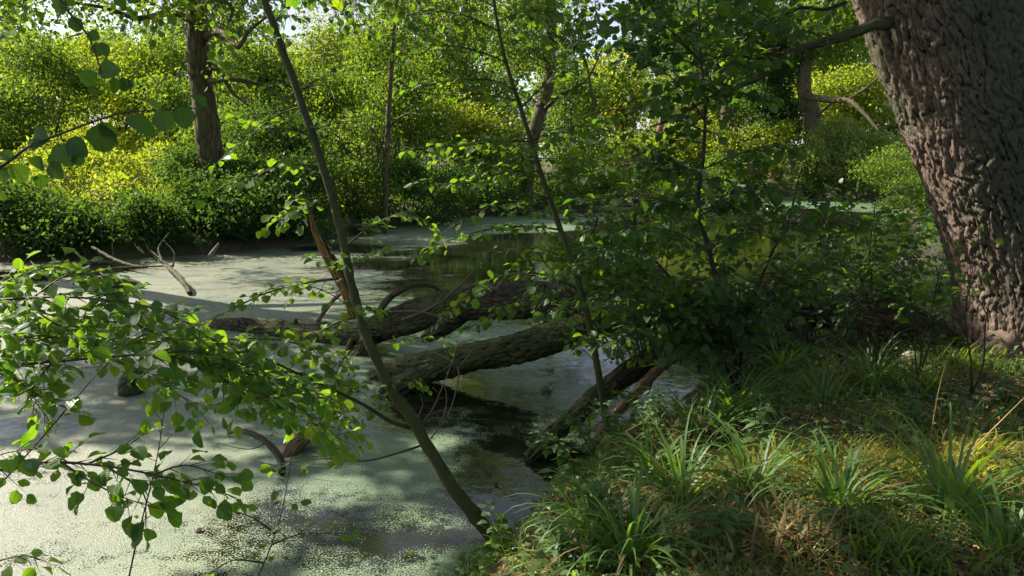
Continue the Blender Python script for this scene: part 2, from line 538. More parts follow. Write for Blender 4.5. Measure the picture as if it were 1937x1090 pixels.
def pond_sd(x, y):
    """signed distance to the shore, positive on land"""
    p = np.stack([np.ravel(x), np.ravel(y)], -1).astype(float)
    d = np.full(len(p), 1e9)
    ins = np.zeros(len(p), bool)
    n = len(pond)
    for i in range(n):
        a, b = pond[i], pond[(i + 1) % n]
        e = b - a
        t = np.clip(((p - a) @ e) / (e @ e), 0, 1)
        d = np.minimum(d, np.linalg.norm(p - a - t[:, None] * e, axis=1))
        c = (a[1] > p[:, 1]) != (b[1] > p[:, 1])
        with np.errstate(divide='ignore', invalid='ignore'):
            xx = (b[0] - a[0]) * (p[:, 1] - a[1]) / (b[1] - a[1] + 1e-12) + a[0]
        ins ^= c & (p[:, 0] < xx)
    return np.where(ins, -d, d).reshape(np.shape(x))
def sst(a, b, x):
    t = np.clip((x - a) / (b - a), 0, 1)
    return t * t * (3 - 2 * t)
def ground_z(x, y):
    x = np.asarray(x, float); y = np.asarray(y, float)
    d = pond_sd(x, y) + 0.12 * np.sin(x * 2.3 + 1) * np.cos(y * 1.9) + 0.05 * np.sin(x * 6.1) * np.cos(y * 7.3 + x)
    far = sst(9, 14, y)
    z = -0.6 + 0.6 * sst(-1.2, 0, d) + (0.5 + 0.05 * far) * sst(-0.05, 0.55, d) + 0.36 * sst(0.3, 2.2, d) * (1 - far)
    left = sst(4, -6, x) * far
    z = z + left * (1.5 * sst(0.5, 7, d) + 1.5 * sst(6, 25, d)) + far * (1 - left) * 1.2 * sst(1, 14, d)
    z = z + (0.04 * np.sin(x * 3.1 + y) * np.sin(y * 2.7 - x) + 0.02 * np.sin(x * 9 + 2 * y) * np.sin(y * 8)) * sst(0.2, 1, d)
    return z
def gz(x, y):
    return float(ground_z(np.array([x]), np.array([y]))[0])

def warp(n, near, farv):
    t = np.linspace(-1, 1, n)
    return np.sign(t) * (near * np.abs(t) + (farv - near) * np.abs(t) ** 5)
xs = 1.5 + warp(300, 14, 420)
ty = np.linspace(0, 1, 340)
ys = -8 + 42 * ty + 700 * ty ** 7
GX, GY = np.meshgrid(xs, ys)
GZ = ground_z(GX, GY)
nx, ny = len(xs), len(ys)
ii = np.arange(ny - 1)[:, None] * nx + np.arange(nx - 1)[None]
Q = np.stack([ii, ii + 1, ii + nx + 1, ii + nx], -1).reshape(-1, 4)
m, n, out = mat('forest_floor')
tcn = ND(n, 'ShaderNodeTexCoord')
b = ND(n, 'ShaderNodeBsdfPrincipled')
b.inputs['Roughness'].default_value = 0.95
n1 = noise(n, tcn.outputs['Object'], 0.9, 5)
n2 = noise(n, tcn.outputs['Object'], 14, 5, 0.7)
n3 = noise(n, tcn.outputs['Object'], 60, 3, 0.7)
soil = ramp(n, n2, [(0.3, (0.022, 0.016, 0.010)), (0.55, (0.06, 0.042, 0.026)), (0.75, (0.13, 0.085, 0.05))])
moss = ramp(n, n3, [(0.3, (0.02, 0.035, 0.008)), (0.7, (0.06, 0.085, 0.02))])
c = mixc(n, ramp(n, n1, [(0.45, (0,) * 3), (0.6, (1,) * 3)]), soil, moss)
n.links.new(c, b.inputs['Base Color'])
bp = ND(n, 'ShaderNodeBump')
bp.inputs['Strength'].default_value = 0.8
bp.inputs['Distance'].default_value = 0.03
n.links.new(math_(n, 'ADD', n2, math_(n, 'MULTIPLY', n3, 0.4)), bp.inputs['Height'])
n.links.new(bp.outputs[0], b.inputs['Normal'])
n.links.new(b.outputs[0], out.inputs[0])
M['soil'] = m
g_ = link('ground', mesh_np('ground', np.stack([GX, GY, GZ], -1).reshape(-1, 3), [Q], m, smooth=True))
tag(g_, kind='structure')

# ------------------------------------------------------------------ water with duckweed
wx = np.linspace(-36, 46, 330)
tw = np.linspace(0, 1, 260)
wy = -5 + 26 * tw + 42 * tw ** 3
WX, WY = np.meshgrid(wx, wy)
def blob(px, py, rx, ry, hw=None):
    c_ = PZ(px, py)
    e_ = PZ(px + rx, py); f_ = PZ(px, py - ry)
    return c_[0], c_[1], abs(e_[0] - c_[0]), abs(f_[1] - c_[1])
cover = np.full(WX.shape, 0.88)
g = np.random.default_rng(4)
wob = sum(np.sin(WX * a + WY * b_ + c_) * s_ for a, b_, c_, s_ in
          ((1.1, .7, 0, .25), (-.8, 1.9, 1, .2), (2.7, 1.3, 2, .14), (3.9, -2.4, 3, .1), (7, 4, 1, .06), (-5, 9, 2, .06)))
# bare or thin patches:  px, py, rx, ry, how bare
for px, py, rx, ry, s_ in ((985, 880, 70, 30, 1.2), (960, 915, 110, 35, .6), (1010, 950, 60, 55, .6), (880, 985, 120, 60, .38), (500, 960, 70, 70, .34), (640, 1000, 130, 70, .36),
                           (760, 1060, 90, 50, .42), (400, 1040, 90, 40, .28), (860, 775, 90, 40, .35), (960, 790, 60, 40, .3), (990, 655, 50, 18, .35), (960, 860, 90, 25, .3), (760, 790, 60, 25, .5), (620, 745, 50, 20, .5),
                           (780, 540, 80, 16, .5), (700, 500, 110, 12, .4), (640, 470, 120, 8, .4), (900, 500, 130, 40, .32), (930, 470, 90, 18, .6), (1180, 500, 190, 60, 1.3), (1050, 470, 90, 25, .7),
                           (1280, 540, 120, 40, .9), (1450, 470, 200, 70, 1.2), (1540, 410, 140, 16, 1.3), (1560, 450, 150, 40, 1.2), (1300, 730, 60, 60, .5), (1180, 900, 60, 60, .35),
                           (170, 510, 90, 12, 1.0), (90, 520, 60, 12, .9), (1110, 620, 80, 30, .25), (1250, 600, 60, 25, .3)):
    cx_, cy_, ax_, ay_ = blob(px, py, rx, ry)
    q = ((WX - cx_) / ax_) ** 2 + ((WY - cy_) / ay_) ** 2
    if px < 1050 and 600 < py < 1080: s_ *= .62
    cover -= s_ * np.exp(-(q * (1 + wob * 0.8)) * 1.1)
# green rafts on the far right water
for px, py, rx, ry, s_ in ((1530, 380, 80, 5, 1.4), (1500, 386, 50, 3, 1.0), (1370, 392, 70, 4, 1.0), (1000, 428, 90, 8, .8)):
    cx_, cy_, ax_, ay_ = blob(px, py, rx, ry)
    cover += s_ * np.exp(-(((WX - cx_) / ax_) ** 2 + ((WY - cy_) / ay_) ** 2) * (1 + wob * .7))
cover += wob * 0.1
cover = np.clip(cover, 0, 1)
nx, ny = len(wx), len(wy)
ii = np.arange(ny - 1)[:, None] * nx + np.arange(nx - 1)[None]
Q = np.stack([ii, ii + 1, ii + nx + 1, ii + nx], -1).reshape(-1, 4)
m, n, out = mat('duckweed_water')
tcn = ND(n, 'ShaderNodeTexCoord')
oc = tcn.outputs['Object']
at = ND(n, 'ShaderNodeAttribute', attribute_name='cover')
f1 = noise(n, oc, 75, 2, 0.6)
f2 = noise(n, oc, 9, 4, 0.6)
f3 = noise(n, oc, 1.5, 5, 0.65, (0.5, 1.3, 1))  # stretched gaps in the weed, strengthened to pass for streaks of shade
thr = math_(n, 'ADD', math_(n, 'MULTIPLY', f1, 0.62), math_(n, 'ADD', math_(n, 'MULTIPLY', f2, 0.30), math_(n, 'MULTIPLY', f3, 0.46)))
dd = math_(n, 'SUBTRACT', math_(n, 'MULTIPLY_ADD', at.outputs['Fac'], 0.62, 0.235), thr)
mask = math_(n, 'MULTIPLY_ADD', dd, 26.0, 0.5, clamp=True)
vo = ND(n, 'ShaderNodeTexVoronoi')
vo.inputs['Scale'].default_value = 190
n.links.new(oc, vo.inputs['Vector'])
wc = ND(n, 'ShaderNodeSeparateColor')
n.links.new(vo.outputs['Color'], wc.inputs[0])
frond = ramp(n, wc.outputs[0], [(0.0, (0.04, 0.10, 0.055)), (0.45, (0.09, 0.17, 0.085)), (0.8, (0.15, 0.23, 0.10)), (0.92, (0.30, 0.34, 0.18)), (1.0, (0.6, 0.6, 0.5))])
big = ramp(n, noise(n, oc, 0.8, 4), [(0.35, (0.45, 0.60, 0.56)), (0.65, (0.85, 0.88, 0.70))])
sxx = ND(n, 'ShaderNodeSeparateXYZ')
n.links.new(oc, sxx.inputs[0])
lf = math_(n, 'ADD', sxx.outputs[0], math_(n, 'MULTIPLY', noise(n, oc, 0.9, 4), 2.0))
glare_zone = ramp(n, math_(n, 'MULTIPLY_ADD', lf, -0.42, -0.12, clamp=True), [(0.0, (0,) * 3), (1.0, (1,) * 3)])  # fronds painted paler toward the left, in place of sun glare
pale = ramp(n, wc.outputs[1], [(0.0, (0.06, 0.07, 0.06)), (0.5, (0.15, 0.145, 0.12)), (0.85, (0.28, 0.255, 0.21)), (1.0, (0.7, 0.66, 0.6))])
frond = mixc(n, mixc(n, 0.25, glare_zone, (0, 0, 0)), frond, pale)
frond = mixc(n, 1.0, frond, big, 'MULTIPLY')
db = ND(n, 'ShaderNodeBsdfPrincipled')
db.inputs['Roughness'].default_value = 0.55
db.inputs['Specular IOR Level'].default_value = 1.0
n.links.new(frond, db.inputs['Base Color'])
bp = ND(n, 'ShaderNodeBump')
bp.inputs['Strength'].default_value = 0.55
bp.inputs['Distance'].default_value = 0.006
n.links.new(math_(n, 'ADD', vo.outputs['Distance'], math_(n, 'MULTIPLY', f1, 2.0)), bp.inputs['Height'])
n.links.new(bp.outputs[0], db.inputs['Normal'])
wb = ND(n, 'ShaderNodeBsdfPrincipled')
wb.inputs['Base Color'].default_value = (0.012, 0.014, 0.008, 1)
wb.inputs['Roughness'].default_value = 0.04
wb.inputs['IOR'].default_value = 1.33
bw = ND(n, 'ShaderNodeBump')
bw.inputs['Strength'].default_value = 0.12
bw.inputs['Distance'].default_value = 0.02
n.links.new(noise(n, oc, 5, 3), bw.inputs['Height'])
n.links.new(bw.outputs[0], wb.inputs['Normal'])
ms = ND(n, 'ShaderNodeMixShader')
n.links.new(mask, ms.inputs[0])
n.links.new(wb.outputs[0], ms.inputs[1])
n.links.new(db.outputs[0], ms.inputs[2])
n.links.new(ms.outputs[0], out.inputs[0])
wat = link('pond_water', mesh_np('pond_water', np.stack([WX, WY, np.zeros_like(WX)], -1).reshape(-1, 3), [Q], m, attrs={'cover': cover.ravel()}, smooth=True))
tag(wat, kind='structure')

# ------------------------------------------------------------------ bark relief
def vnoise(g, U, V, pu):
    """value noise, periodic in U with period pu"""
    pu = max(1, int(pu)); nv = int(V.max()) + 3
    A = g.uniform(-1, 1, (nv, pu))
    iu, iv = np.floor(U).astype(int), np.clip(np.floor(V).astype(int), 0, nv - 2)
    fu, fv = U - iu, np.clip(V - iv, 0, 1)
    fu = fu * fu * (3 - 2 * fu); fv = fv * fv * (3 - 2 * fv)
    a = A[iv, iu % pu] * (1 - fu) + A[iv, (iu + 1) % pu] * fu
    b_ = A[iv + 1, iu % pu] * (1 - fu) + A[iv + 1, (iu + 1) % pu] * fu
    return a * (1 - fv) + b_ * fv
def bark_disp(nu, cell, depth, seed):
    g = np.random.default_rng(seed)
    def f(th, s, r):
        nv = int(s[-1] / cell) + 3
        jx = g.uniform(0.05, 0.95, (nv, nu)); jy = g.uniform(0.0, 1.0, (nv, nu))
        hh = g.uniform(0.6, 1.15, (nv, nu))
        U0, Vv = np.meshgrid(th / (2 * np.pi), s / cell)
        U = U0 * nu
        w1 = vnoise(g, U0 * (nu // 5), Vv * .8, nu // 5); w2 = vnoise(g, U0 * (nu // 2), Vv * 2.2, nu // 2)
        Vraw = Vv.copy()
        U = U + 1.1 * w1 + .22 * w2 + .06 * vnoise(g, U0 * nu * 2, Vraw * 6, nu * 2)
        Vv = Vv + .8 * vnoise(g, U0 * nu, Vraw * 1.1, nu) + .08 * vnoise(g, U0 * nu * 3, Vraw * 5, nu * 3)
        Vv = np.clip(Vv, 0, nv - 2)
        iu, iv = np.floor(U).astype(int), np.floor(Vv).astype(int)
        F1 = np.full(U.shape, 9.0); F2 = np.full(U.shape, 9.0); H = np.zeros(U.shape)
        for a in (-1, 0, 1):
            for b_ in (-1, 0, 1):
                cu = (iu + a); cv = np.clip(iv + b_, 0, nv - 1)
                dx = cu + jx[cv, cu % nu] - U
                dy = (iv + b_) + jy[cv, cu % nu] - Vv
                d = np.sqrt(dx * dx + dy * dy)
                nearer = d < F1
                F2 = np.where(nearer, F1, np.minimum(F2, d))
                H = np.where(nearer, hh[cv, cu % nu], H)
                F1 = np.where(nearer, d, F1)
        e = sst(-0.03, 0.11, F2 - F1 + 0.07 * vnoise(g, U0 * nu * 4, Vraw * 9, nu * 4))
        rd = np.abs(np.sin(np.pi * (U * .5 + .6 * w2)))  ** .7
        e = e * (.42 + .58 * rd)
        fine = .12 * vnoise(g, U0 * nu * 4, Vraw * 8, nu * 4) + .10 * vnoise(g, U0 * nu * 8, Vraw * 18, nu * 8) + g.normal(0, .04, U.shape)
        PLATE[0] = e
        return depth * (e * H - 0.6 + fine * (.3 + .7 * e))
    return f
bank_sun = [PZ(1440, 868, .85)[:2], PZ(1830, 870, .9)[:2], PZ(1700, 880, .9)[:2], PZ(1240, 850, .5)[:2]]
def sunlit(p):
    """True where a leaf would shade one of the places that the photograph shows in full sun"""
    def foot(z):
        t = (p[:, 2] - z) / SUND[2]
        return p[:, 0] - SUND[0] * t, p[:, 1] - SUND[1] * t
    x, y = foot(.85)
    k = np.zeros(len(p), bool)
    for (cx, cy), rx, ry in zip(bank_sun, (.55, .8, .35, .35), (.36, .42, .24, .4)):
        k |= ((x - cx) / rx) ** 2 + ((y - cy) / ry) ** 2 < 1 + .3 * np.sin(x * 9) * np.sin(y * 8)
    x, y = foot(0)
    k |= (x < -1.3 - np.where(y > 5, (y - 5) * .65, (5 - y) * 1.0) + .25 * np.sin(y * 3)) & (y < 6.4) & (x > -7) & ((y < 5.6) | (np.sin(x * 2.1) * np.sin(y * 3) > -.2))
    for px, py, rx, ry in ((850, 840, 55, 18), (860, 720, 60, 16), (790, 1000, 110, 35), (640, 930, 120, 30), (1500, 700, 60, 10), (560, 570, 160, 20), (1190, 655, 40, 12), (560, 500, 120, 12), (760, 965, 50, 16), (960, 430, 110, 8)):
        c_ = PZ(px, py); e_ = PZ(px + rx, py)[0] - c_[0]; f_ = PZ(px, py - ry)[1] - c_[1]
        k |= ((x - c_[0]) / e_) ** 2 + ((y - c_[1]) / f_) ** 2 < 1 + .4 * np.sin(x * 5) * np.sin(y * 6)
    x, y = foot(1.8)
    k |= (x > -3.6) & (x < -.3) & (y > 2.6) & (y < 5.6) & (np.sin(x * 4 + 1) * np.sin(y * 5) + .35 * np.sin(x * 11) > -.25)
    x, y = foot(2.5)
    k |= (x > -1.2) & (x < .7) & (y > 4.4) & (y < 6.2) & (np.sin(x * 5) * np.sin(y * 6 + 1) + .35 * np.sin(x * 13) > -.15)
    x, y = foot(2.6)
    k |= (x > .5) & (x < 3.2) & (y > 4.9) & (y < 7.2) & (np.sin(x * 6 + 1) * np.sin(y * 6) + .35 * np.sin(x * 14) > -.05)
    x, y = foot(3.4)
    k |= (x > -1.7) & (x < .5) & (y > 4.2) & (y < 6.3) & (np.sin(x * 4) * np.sin(y * 5 + 2) + .35 * np.sin(x * 12) > -.3)
    # the lit stripe low on the oak trunk
    t = (p[:, 1] - 6.1) / SUND[1]
    xo, zo = p[:, 0] - SUND[0] * t, p[:, 2] - SUND[2] * t
    k |= (t > 0) & (xo > 3.6 - .3 * (zo - 2)) & (xo < 5.0 - .3 * (zo - 2)) & (zo > .9) & (zo < 3.1 + .5 * np.sin(xo * 6))
    return k
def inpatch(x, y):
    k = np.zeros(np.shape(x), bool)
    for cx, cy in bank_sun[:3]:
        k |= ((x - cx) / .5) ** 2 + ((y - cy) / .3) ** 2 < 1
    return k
def bankpatch(p):
    t = (p[:, 2] - .9) / SUND[2]
    x, y = p[:, 0] - SUND[0] * t, p[:, 1] - SUND[1] * t
    k = np.zeros(len(p), bool)
    for (cx, cy), rx, ry in zip(bank_sun, (.5, .75, .3, .35), (.3, .38, .2, .35)):
        k |= ((x - cx) / rx) ** 2 + ((y - cy) / ry) ** 2 < 1
    return k & (p[:, 2] > 1.4)
def offframe(p):
    v = (p[:, 2] - CAMZ) / np.maximum(p[:, 1], .1)
    return (p[:, 1] < .5) | (v > .222) | (np.abs(p[:, 0]) > p[:, 1] * .72)
# ------------------------------------------------------------------ the big oak on the right
OY = 6.3
edge = [(1838, 672), (1824, 600), (1815, 500), (1787, 400), (1753, 300), (1715, 200), (1675, 100), (1640, 0), (1600, -120), (1550, -300)]
rad = [0.78, 0.68, 0.62, 0.61, 0.605, 0.60, 0.59, 0.585, 0.58, 0.56]
opts = []
for (ex, ey), r_ in zip(edge, rad):
    q = P(ex, ey, OY + 0.25)
    opts.append(np.array((q[0] + r_ * 1.02, OY + 0.25, q[2])))
opts[0][2] = gz(opts[0][0], OY) - 0.1
oak = empty('oak_tree', (opts[0][0], OY, opts[0][2]), 'huge old oak trunk with deeply furrowed bark leaning in from the right edge', 'tree')
org = np.array(oak.location)
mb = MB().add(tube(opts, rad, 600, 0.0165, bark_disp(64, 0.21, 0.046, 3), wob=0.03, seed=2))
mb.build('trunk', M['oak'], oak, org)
for a in (150, 200, 235, 100):
    e0 = np.array(opts[0]) + np.array((math.cos(R(a)) * .55, math.sin(R(a)) * .55, .35))
    e1 = e0 + np.array((math.cos(R(a)) * .45, math.sin(R(a)) * .45, -.32))
    e2 = e1 + np.array((math.cos(R(a)) * .5, math.sin(R(a)) * .5, -.22))
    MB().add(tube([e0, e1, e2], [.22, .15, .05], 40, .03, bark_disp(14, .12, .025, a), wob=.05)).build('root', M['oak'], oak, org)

ocr = np.array([(3.5, 5, 10.5, 4.5, 4, 1.8), (8, 6, 10, 4, 4, 2.5), (6.5, 2, 9.5, 4, 3.5, 2), (1, 3.5, 11, 3.5, 3.5, 1.5), (6, 10, 11, 4.5, 3, 2), (2, 0, 10, 4, 3, 1.8)], float)
for c_ in ocr[:, :3]:
    MB().add(tube([opts[-1] - (0, 0, .4), opts[-1] * .5 + c_ * .5 + (0, 0, .3), c_], [.28, .16, .04], 12, .2, wob=.06)).build('bough', M['oak'], oak, org)
_g = np.random.default_rng(333)
po, od, _ = cloud_pts(_g, ocr[:, :3], ocr[:, 3:], 46000, 260, 1.0, .2)
_k = offframe(po) & ~sunlit(po)
foliage('crown', oak, 'f_green', po[_k], od[_k], .14, 334, .3, org)

# ------------------------------------------------------------------ the fallen tree in the pond
ft = empty('fallen_tree', P(1740, 650, 7.0), 'dark fallen tree lying from the bank below the big oak out across the pond', 'fallen tree')
org = np.array(ft.location)
def limb(name, pts, rs, sides=40, parent=ft, m_='log', o_=None, step=.03, depth=.02, nu=18, cell=.16, seed=1, wob_=.05):
    q = [P(*p) for p in pts]
    return MB().add(tube(q, rs, sides, step, bark_disp(nu, cell, depth * 2.0, seed), wob=wob_ * 1.6, seed=seed)).build(name, M[m_], parent, org if o_ is None else o_)
limb('trunk', [(1790, 668, 6.9), (1730, 628, 7.1), (1650, 600, 7.4), (1560, 585, 7.8), (1450, 578, 8.1), (1330, 583, 8.4), (1200, 576, 8.7), (1060, 568, 9.0), (930, 572, 9.3), (840, 582, 9.6), (760, 606, 9.9), (690, 628, 10.2),
               (610, 634, 10.5), (520, 626, 10.9), (430, 622, 11.3), (340, 632, 11.7), (320, 640, 11.8)],
     [.24, .23, .21, .2, .2, .22, .22, .21, .23, .22, .2, .18, .18, .17, .17, .14, .06], 80, seed=3, nu=22)
limb('limb', [(1420, 590, 8.1), (1330, 600, 8.1), (1240, 590, 8.0), (1160, 602, 7.95), (1080, 632, 7.9), (990, 655, 7.9), (900, 672, 8.0), (820, 692, 8.15), (750, 700, 8.4), (700, 722, 8.7), (670, 740, 8.8)],
     [.19, .19, .18, .17, .165, .16, .155, .16, .13, .1, .05], 64, seed=4)
limb('limb', [(850, 688, 8.05), (790, 712, 8.0), (740, 738, 7.95), (720, 752, 7.9)], [.10, .11, .10, .06], seed=5, nu=14)
limb('limb', [(1440, 610, 7.8), (1360, 630, 7.4), (1280, 655, 7.0), (1205, 697, 6.7), (1130, 752, 6.45), (1060, 812, 6.3), (1000, 868, 6.15)], [.15, .13, .115, .105, .09, .08, .06], seed=6, nu=14)
limb('limb', [(1310, 655, 7.0), (1250, 695, 6.6), (1195, 752, 6.3), (1150, 800, 6.15), (1115, 850, 6.1)], [.05, .05, .045, .04, .03], 20, seed=7, nu=8, m_='log_red', depth=.008)
limb('root', [(1480, 590, 8.0), (1440, 640, 7.6), (1410, 690, 7.4), (1390, 740, 7.25)], [.2, .2, .17, .12], seed=8)
limb('root', [(1500, 600, 7.9), (1520, 650, 7.6), (1510, 700, 7.3)], [.16, .13, .08], seed=9, nu=12)
limb('root', [(1400, 600, 8.0), (1350, 650, 7.8), (1330, 700, 7.5)], [.13, .1, .06], seed=10, nu=12)
limb('limb', [(700, 640, 10.0), (690, 665, 9.7), (665, 690, 9.6)], [.12, .1, .06], seed=11, nu=12)
limb('limb', [(870, 600, 9.4), (830, 625, 9.0), (800, 640, 9.0)], [.1, .09, .05], seed=21, nu=12)
for pts, rs, mk in (([(838, 556, 9.7), (815, 540, 9.6), (775, 542, 9.6), (735, 566, 9.7), (712, 600, 9.8)], [.03, .035, .04, .045, .05], 'log'),
                    ([(668, 640, 10.1), (655, 668, 9.9), (640, 692, 9.8)], [.04, .05, .045], 'log'),
                    ([(600, 610, 10.6), (620, 580, 10.6), (645, 555, 10.5), (660, 560, 10.4)], [.035, .03, .03, .025], 'log_red'),
                    ([(930, 470, 9.0), (905, 500, 9.1), (870, 540, 9.3), (820, 580, 9.3), (760, 605, 9.6)], [.006, .009, .012, .014, .016], 'pale_twig'),
                    ([(900, 655, 7.7), (870, 690, 7.5), (860, 660, 7.4), (895, 640, 7.3)], [.008, .008, .006, .004], 'pale_twig'),
                    ([(800, 660, 7.7), (850, 680, 7.5), (868, 705, 7.5), (850, 780, 7.3), (820, 815, 7.0)], [.004, .007, .008, .006, .005], 'pale_twig'),
                    ([(700, 600, 9.8), (740, 590, 9.7), (800, 590, 9.3), (860, 610, 9.0)], [.008, .009, .008, .004], 'pale_twig')):
    MB().add(tube([P(*p) for p in pts], rs, 10, .03, wob=.1, seed=3)).build('dead_branch', M[mk], ft, org)

g = np.random.default_rng(17)
for x_, y_, d_ in ((1600, 588, 7.6), (1480, 570, 8.0), (1290, 570, 8.5), (1120, 560, 8.9), (980, 650, 7.9), (880, 565, 9.5), (1190, 590, 8.0), (1240, 660, 6.9), (560, 622, 10.7), (780, 590, 9.8)):
    p0 = P(x_, y_, d_); dr = np.array((g.uniform(-.8, .8), g.uniform(-.5, .2), g.uniform(.2, .9)))
    L = g.uniform(.12, .3)
    MB().add(tube([p0, p0 + dr * L * .6, p0 + dr * L], [.045, .032, .022], 12, .03, wob=.15, seed=int(x_))).build('broken_stub', M['log'], ft, org)
for k in range(26):
    p0 = P(g.uniform(1280, 1560), g.uniform(600, 700), g.uniform(7.0, 7.8)); d1 = g.normal(0, 1, 3) * (.5, .3, .4) + (-.15, -.1, 0)
    MB().add(tube([p0, p0 + d1 * .5 + (0, 0, .1), p0 + d1 + g.normal(0, .08, 3), p0 + d1 * 1.3 + (0, 0, -.15)], [.008, .006, .004, .002], 6, .05)).build('dead_twig', M['pale_twig' if k % 4 == 0 else 'twig'], ft, org)

# split orange snag standing on the log
base = P(655, 600, 10.2)
sn = empty('snapped_branch', base, 'snapped upright limb of split orange wood standing on the fallen tree', 'broken branch')
pts = [(668, 602, 10.1), (655, 560, 10.1), (642, 530, 10.15), (622, 495, 10.2), (603, 455, 10.25), (592, 425, 10.3), (586, 398, 10.35)]
def jag(th, s, r):
    g = np.random.default_rng(1)
    a = g.uniform(-1, 1, len(th))
    t = s / s[-1]
    return r[:, None] * (0.25 * a[None] + 0.12 * np.sin(th * 5)[None] * np.sin(s * 9)[:, None]) * (0.3 + t[:, None])
MB().add(tube([P(*p) for p in pts], [.06, .055, .06, .055, .042, .03, .01], 18, .04, jag)).build('split_wood', M['snag'], sn, base)
MB().add(tube([P(*p) + np.array((.07, .05, 0)) for p in pts[:5]], [.055, .055, .055, .04, .015], 18, .04, jag)).build('bark_side', M['log'], sn, base)

# broken log pieces standing in the water
def piece(name, label, cat, pts, rs, mk, group=None, sides=24, twigs=(), depth=.012):
    q = [P(*p) for p in pts]
    e = empty(name, q[0], label, cat, group)
    MB().add(tube(q, rs, sides, .04, bark_disp(12, .13, depth, 5), wob=.08, seed=len(label))).build('stem', M[mk], e, q[0])
    for tw, r0 in twigs:
        MB().add(tube([P(*p) for p in tw], np.linspace(r0, r0 * .35, len(tw)), 7, .04, wob=.08)).build('twig', M[mk], e, q[0])
    return e
piece('broken_log', 'reddish broken log end poking out of the pond left of the leaning sapling', 'log',
      [(530, 872, 6.2), (560, 838, 6.35), (600, 805, 6.6), (640, 765, 6.9), (655, 750, 7.0)], [.07, .075, .07, .055, .02], 'log_red')
piece('tree_stump', 'short dark stump rising from pale duckweed behind the left branches', 'stump',
      [(250, 745, 8.0), (248, 722, 8.0), (262, 702, 7.9)], [.14, .13, .03], 'log')
piece('floating_log', 'small black floating log near the far left bank', 'log',
      [(203, 541, 14.9), (225, 538, 14.9), (250, 537, 14.9), (272, 541, 14.8)], [.05, .09, .09, .03], 'log')
piece('dead_branch', 'forked dark dead branch sloping from far bank into pond', 'branch',
      [(360, 555, 14.0), (340, 525, 14.8), (310, 498, 16.2), (285, 475, 17.5)], [.045, .05, .04, .02], 'log',
      twigs=(([(310, 498, 16.2), (300, 470, 16.6), (320, 440, 17)], .03), ([(325, 510, 15.5), (330, 480, 15.6), (310, 455, 15.8)], .02), ([(300, 490, 16.5), (280, 470, 16.4), (272, 450, 16)], .02)))
piece('dead_branch', 'long thin dead pole lying from the dark left bank into the water', 'branch',
      [(175, 468, 18.3), (215, 490, 17.6), (250, 502, 17.0), (278, 506, 16.6)], [.035, .035, .03, .02], 'log',
      twigs=(([(215, 490, 17.6), (212, 460, 17.7)], .015),))
piece('dead_branch', 'low curving dead branch with side twigs resting beyond the floating log', 'branch',
      [(170, 520, 16.0), (210, 509, 16.2), (260, 505, 16.4), (330, 503, 16.3)], [.02, .025, .02, .012], 'log',
      twigs=(([(190, 515, 16), (205, 530, 15.6), (230, 540, 15)], .02),))
piece('dead_branch', 'short pale stub sticking up beside the far bank', 'branch',
      [(396, 486, 17.6), (405, 474, 17.8), (414, 460, 17.9)], [.05, .045, .02], 'pale_twig')
piece('dead_branch', 'thin dark arched stick rising from water below the leaf mass', 'branch',
      [(534, 895, 5.8), (530, 868, 5.9), (505, 838, 6.0), (470, 818, 6.1), (436, 816, 6.2)], [.03, .03, .022, .02, .014], 'twig',
      twigs=(([(530, 868, 5.9), (560, 880, 5.8), (640, 885, 5.7)], .008), ([(505, 838, 6), (470, 850, 5.9), (410, 838, 5.8)], .006)))
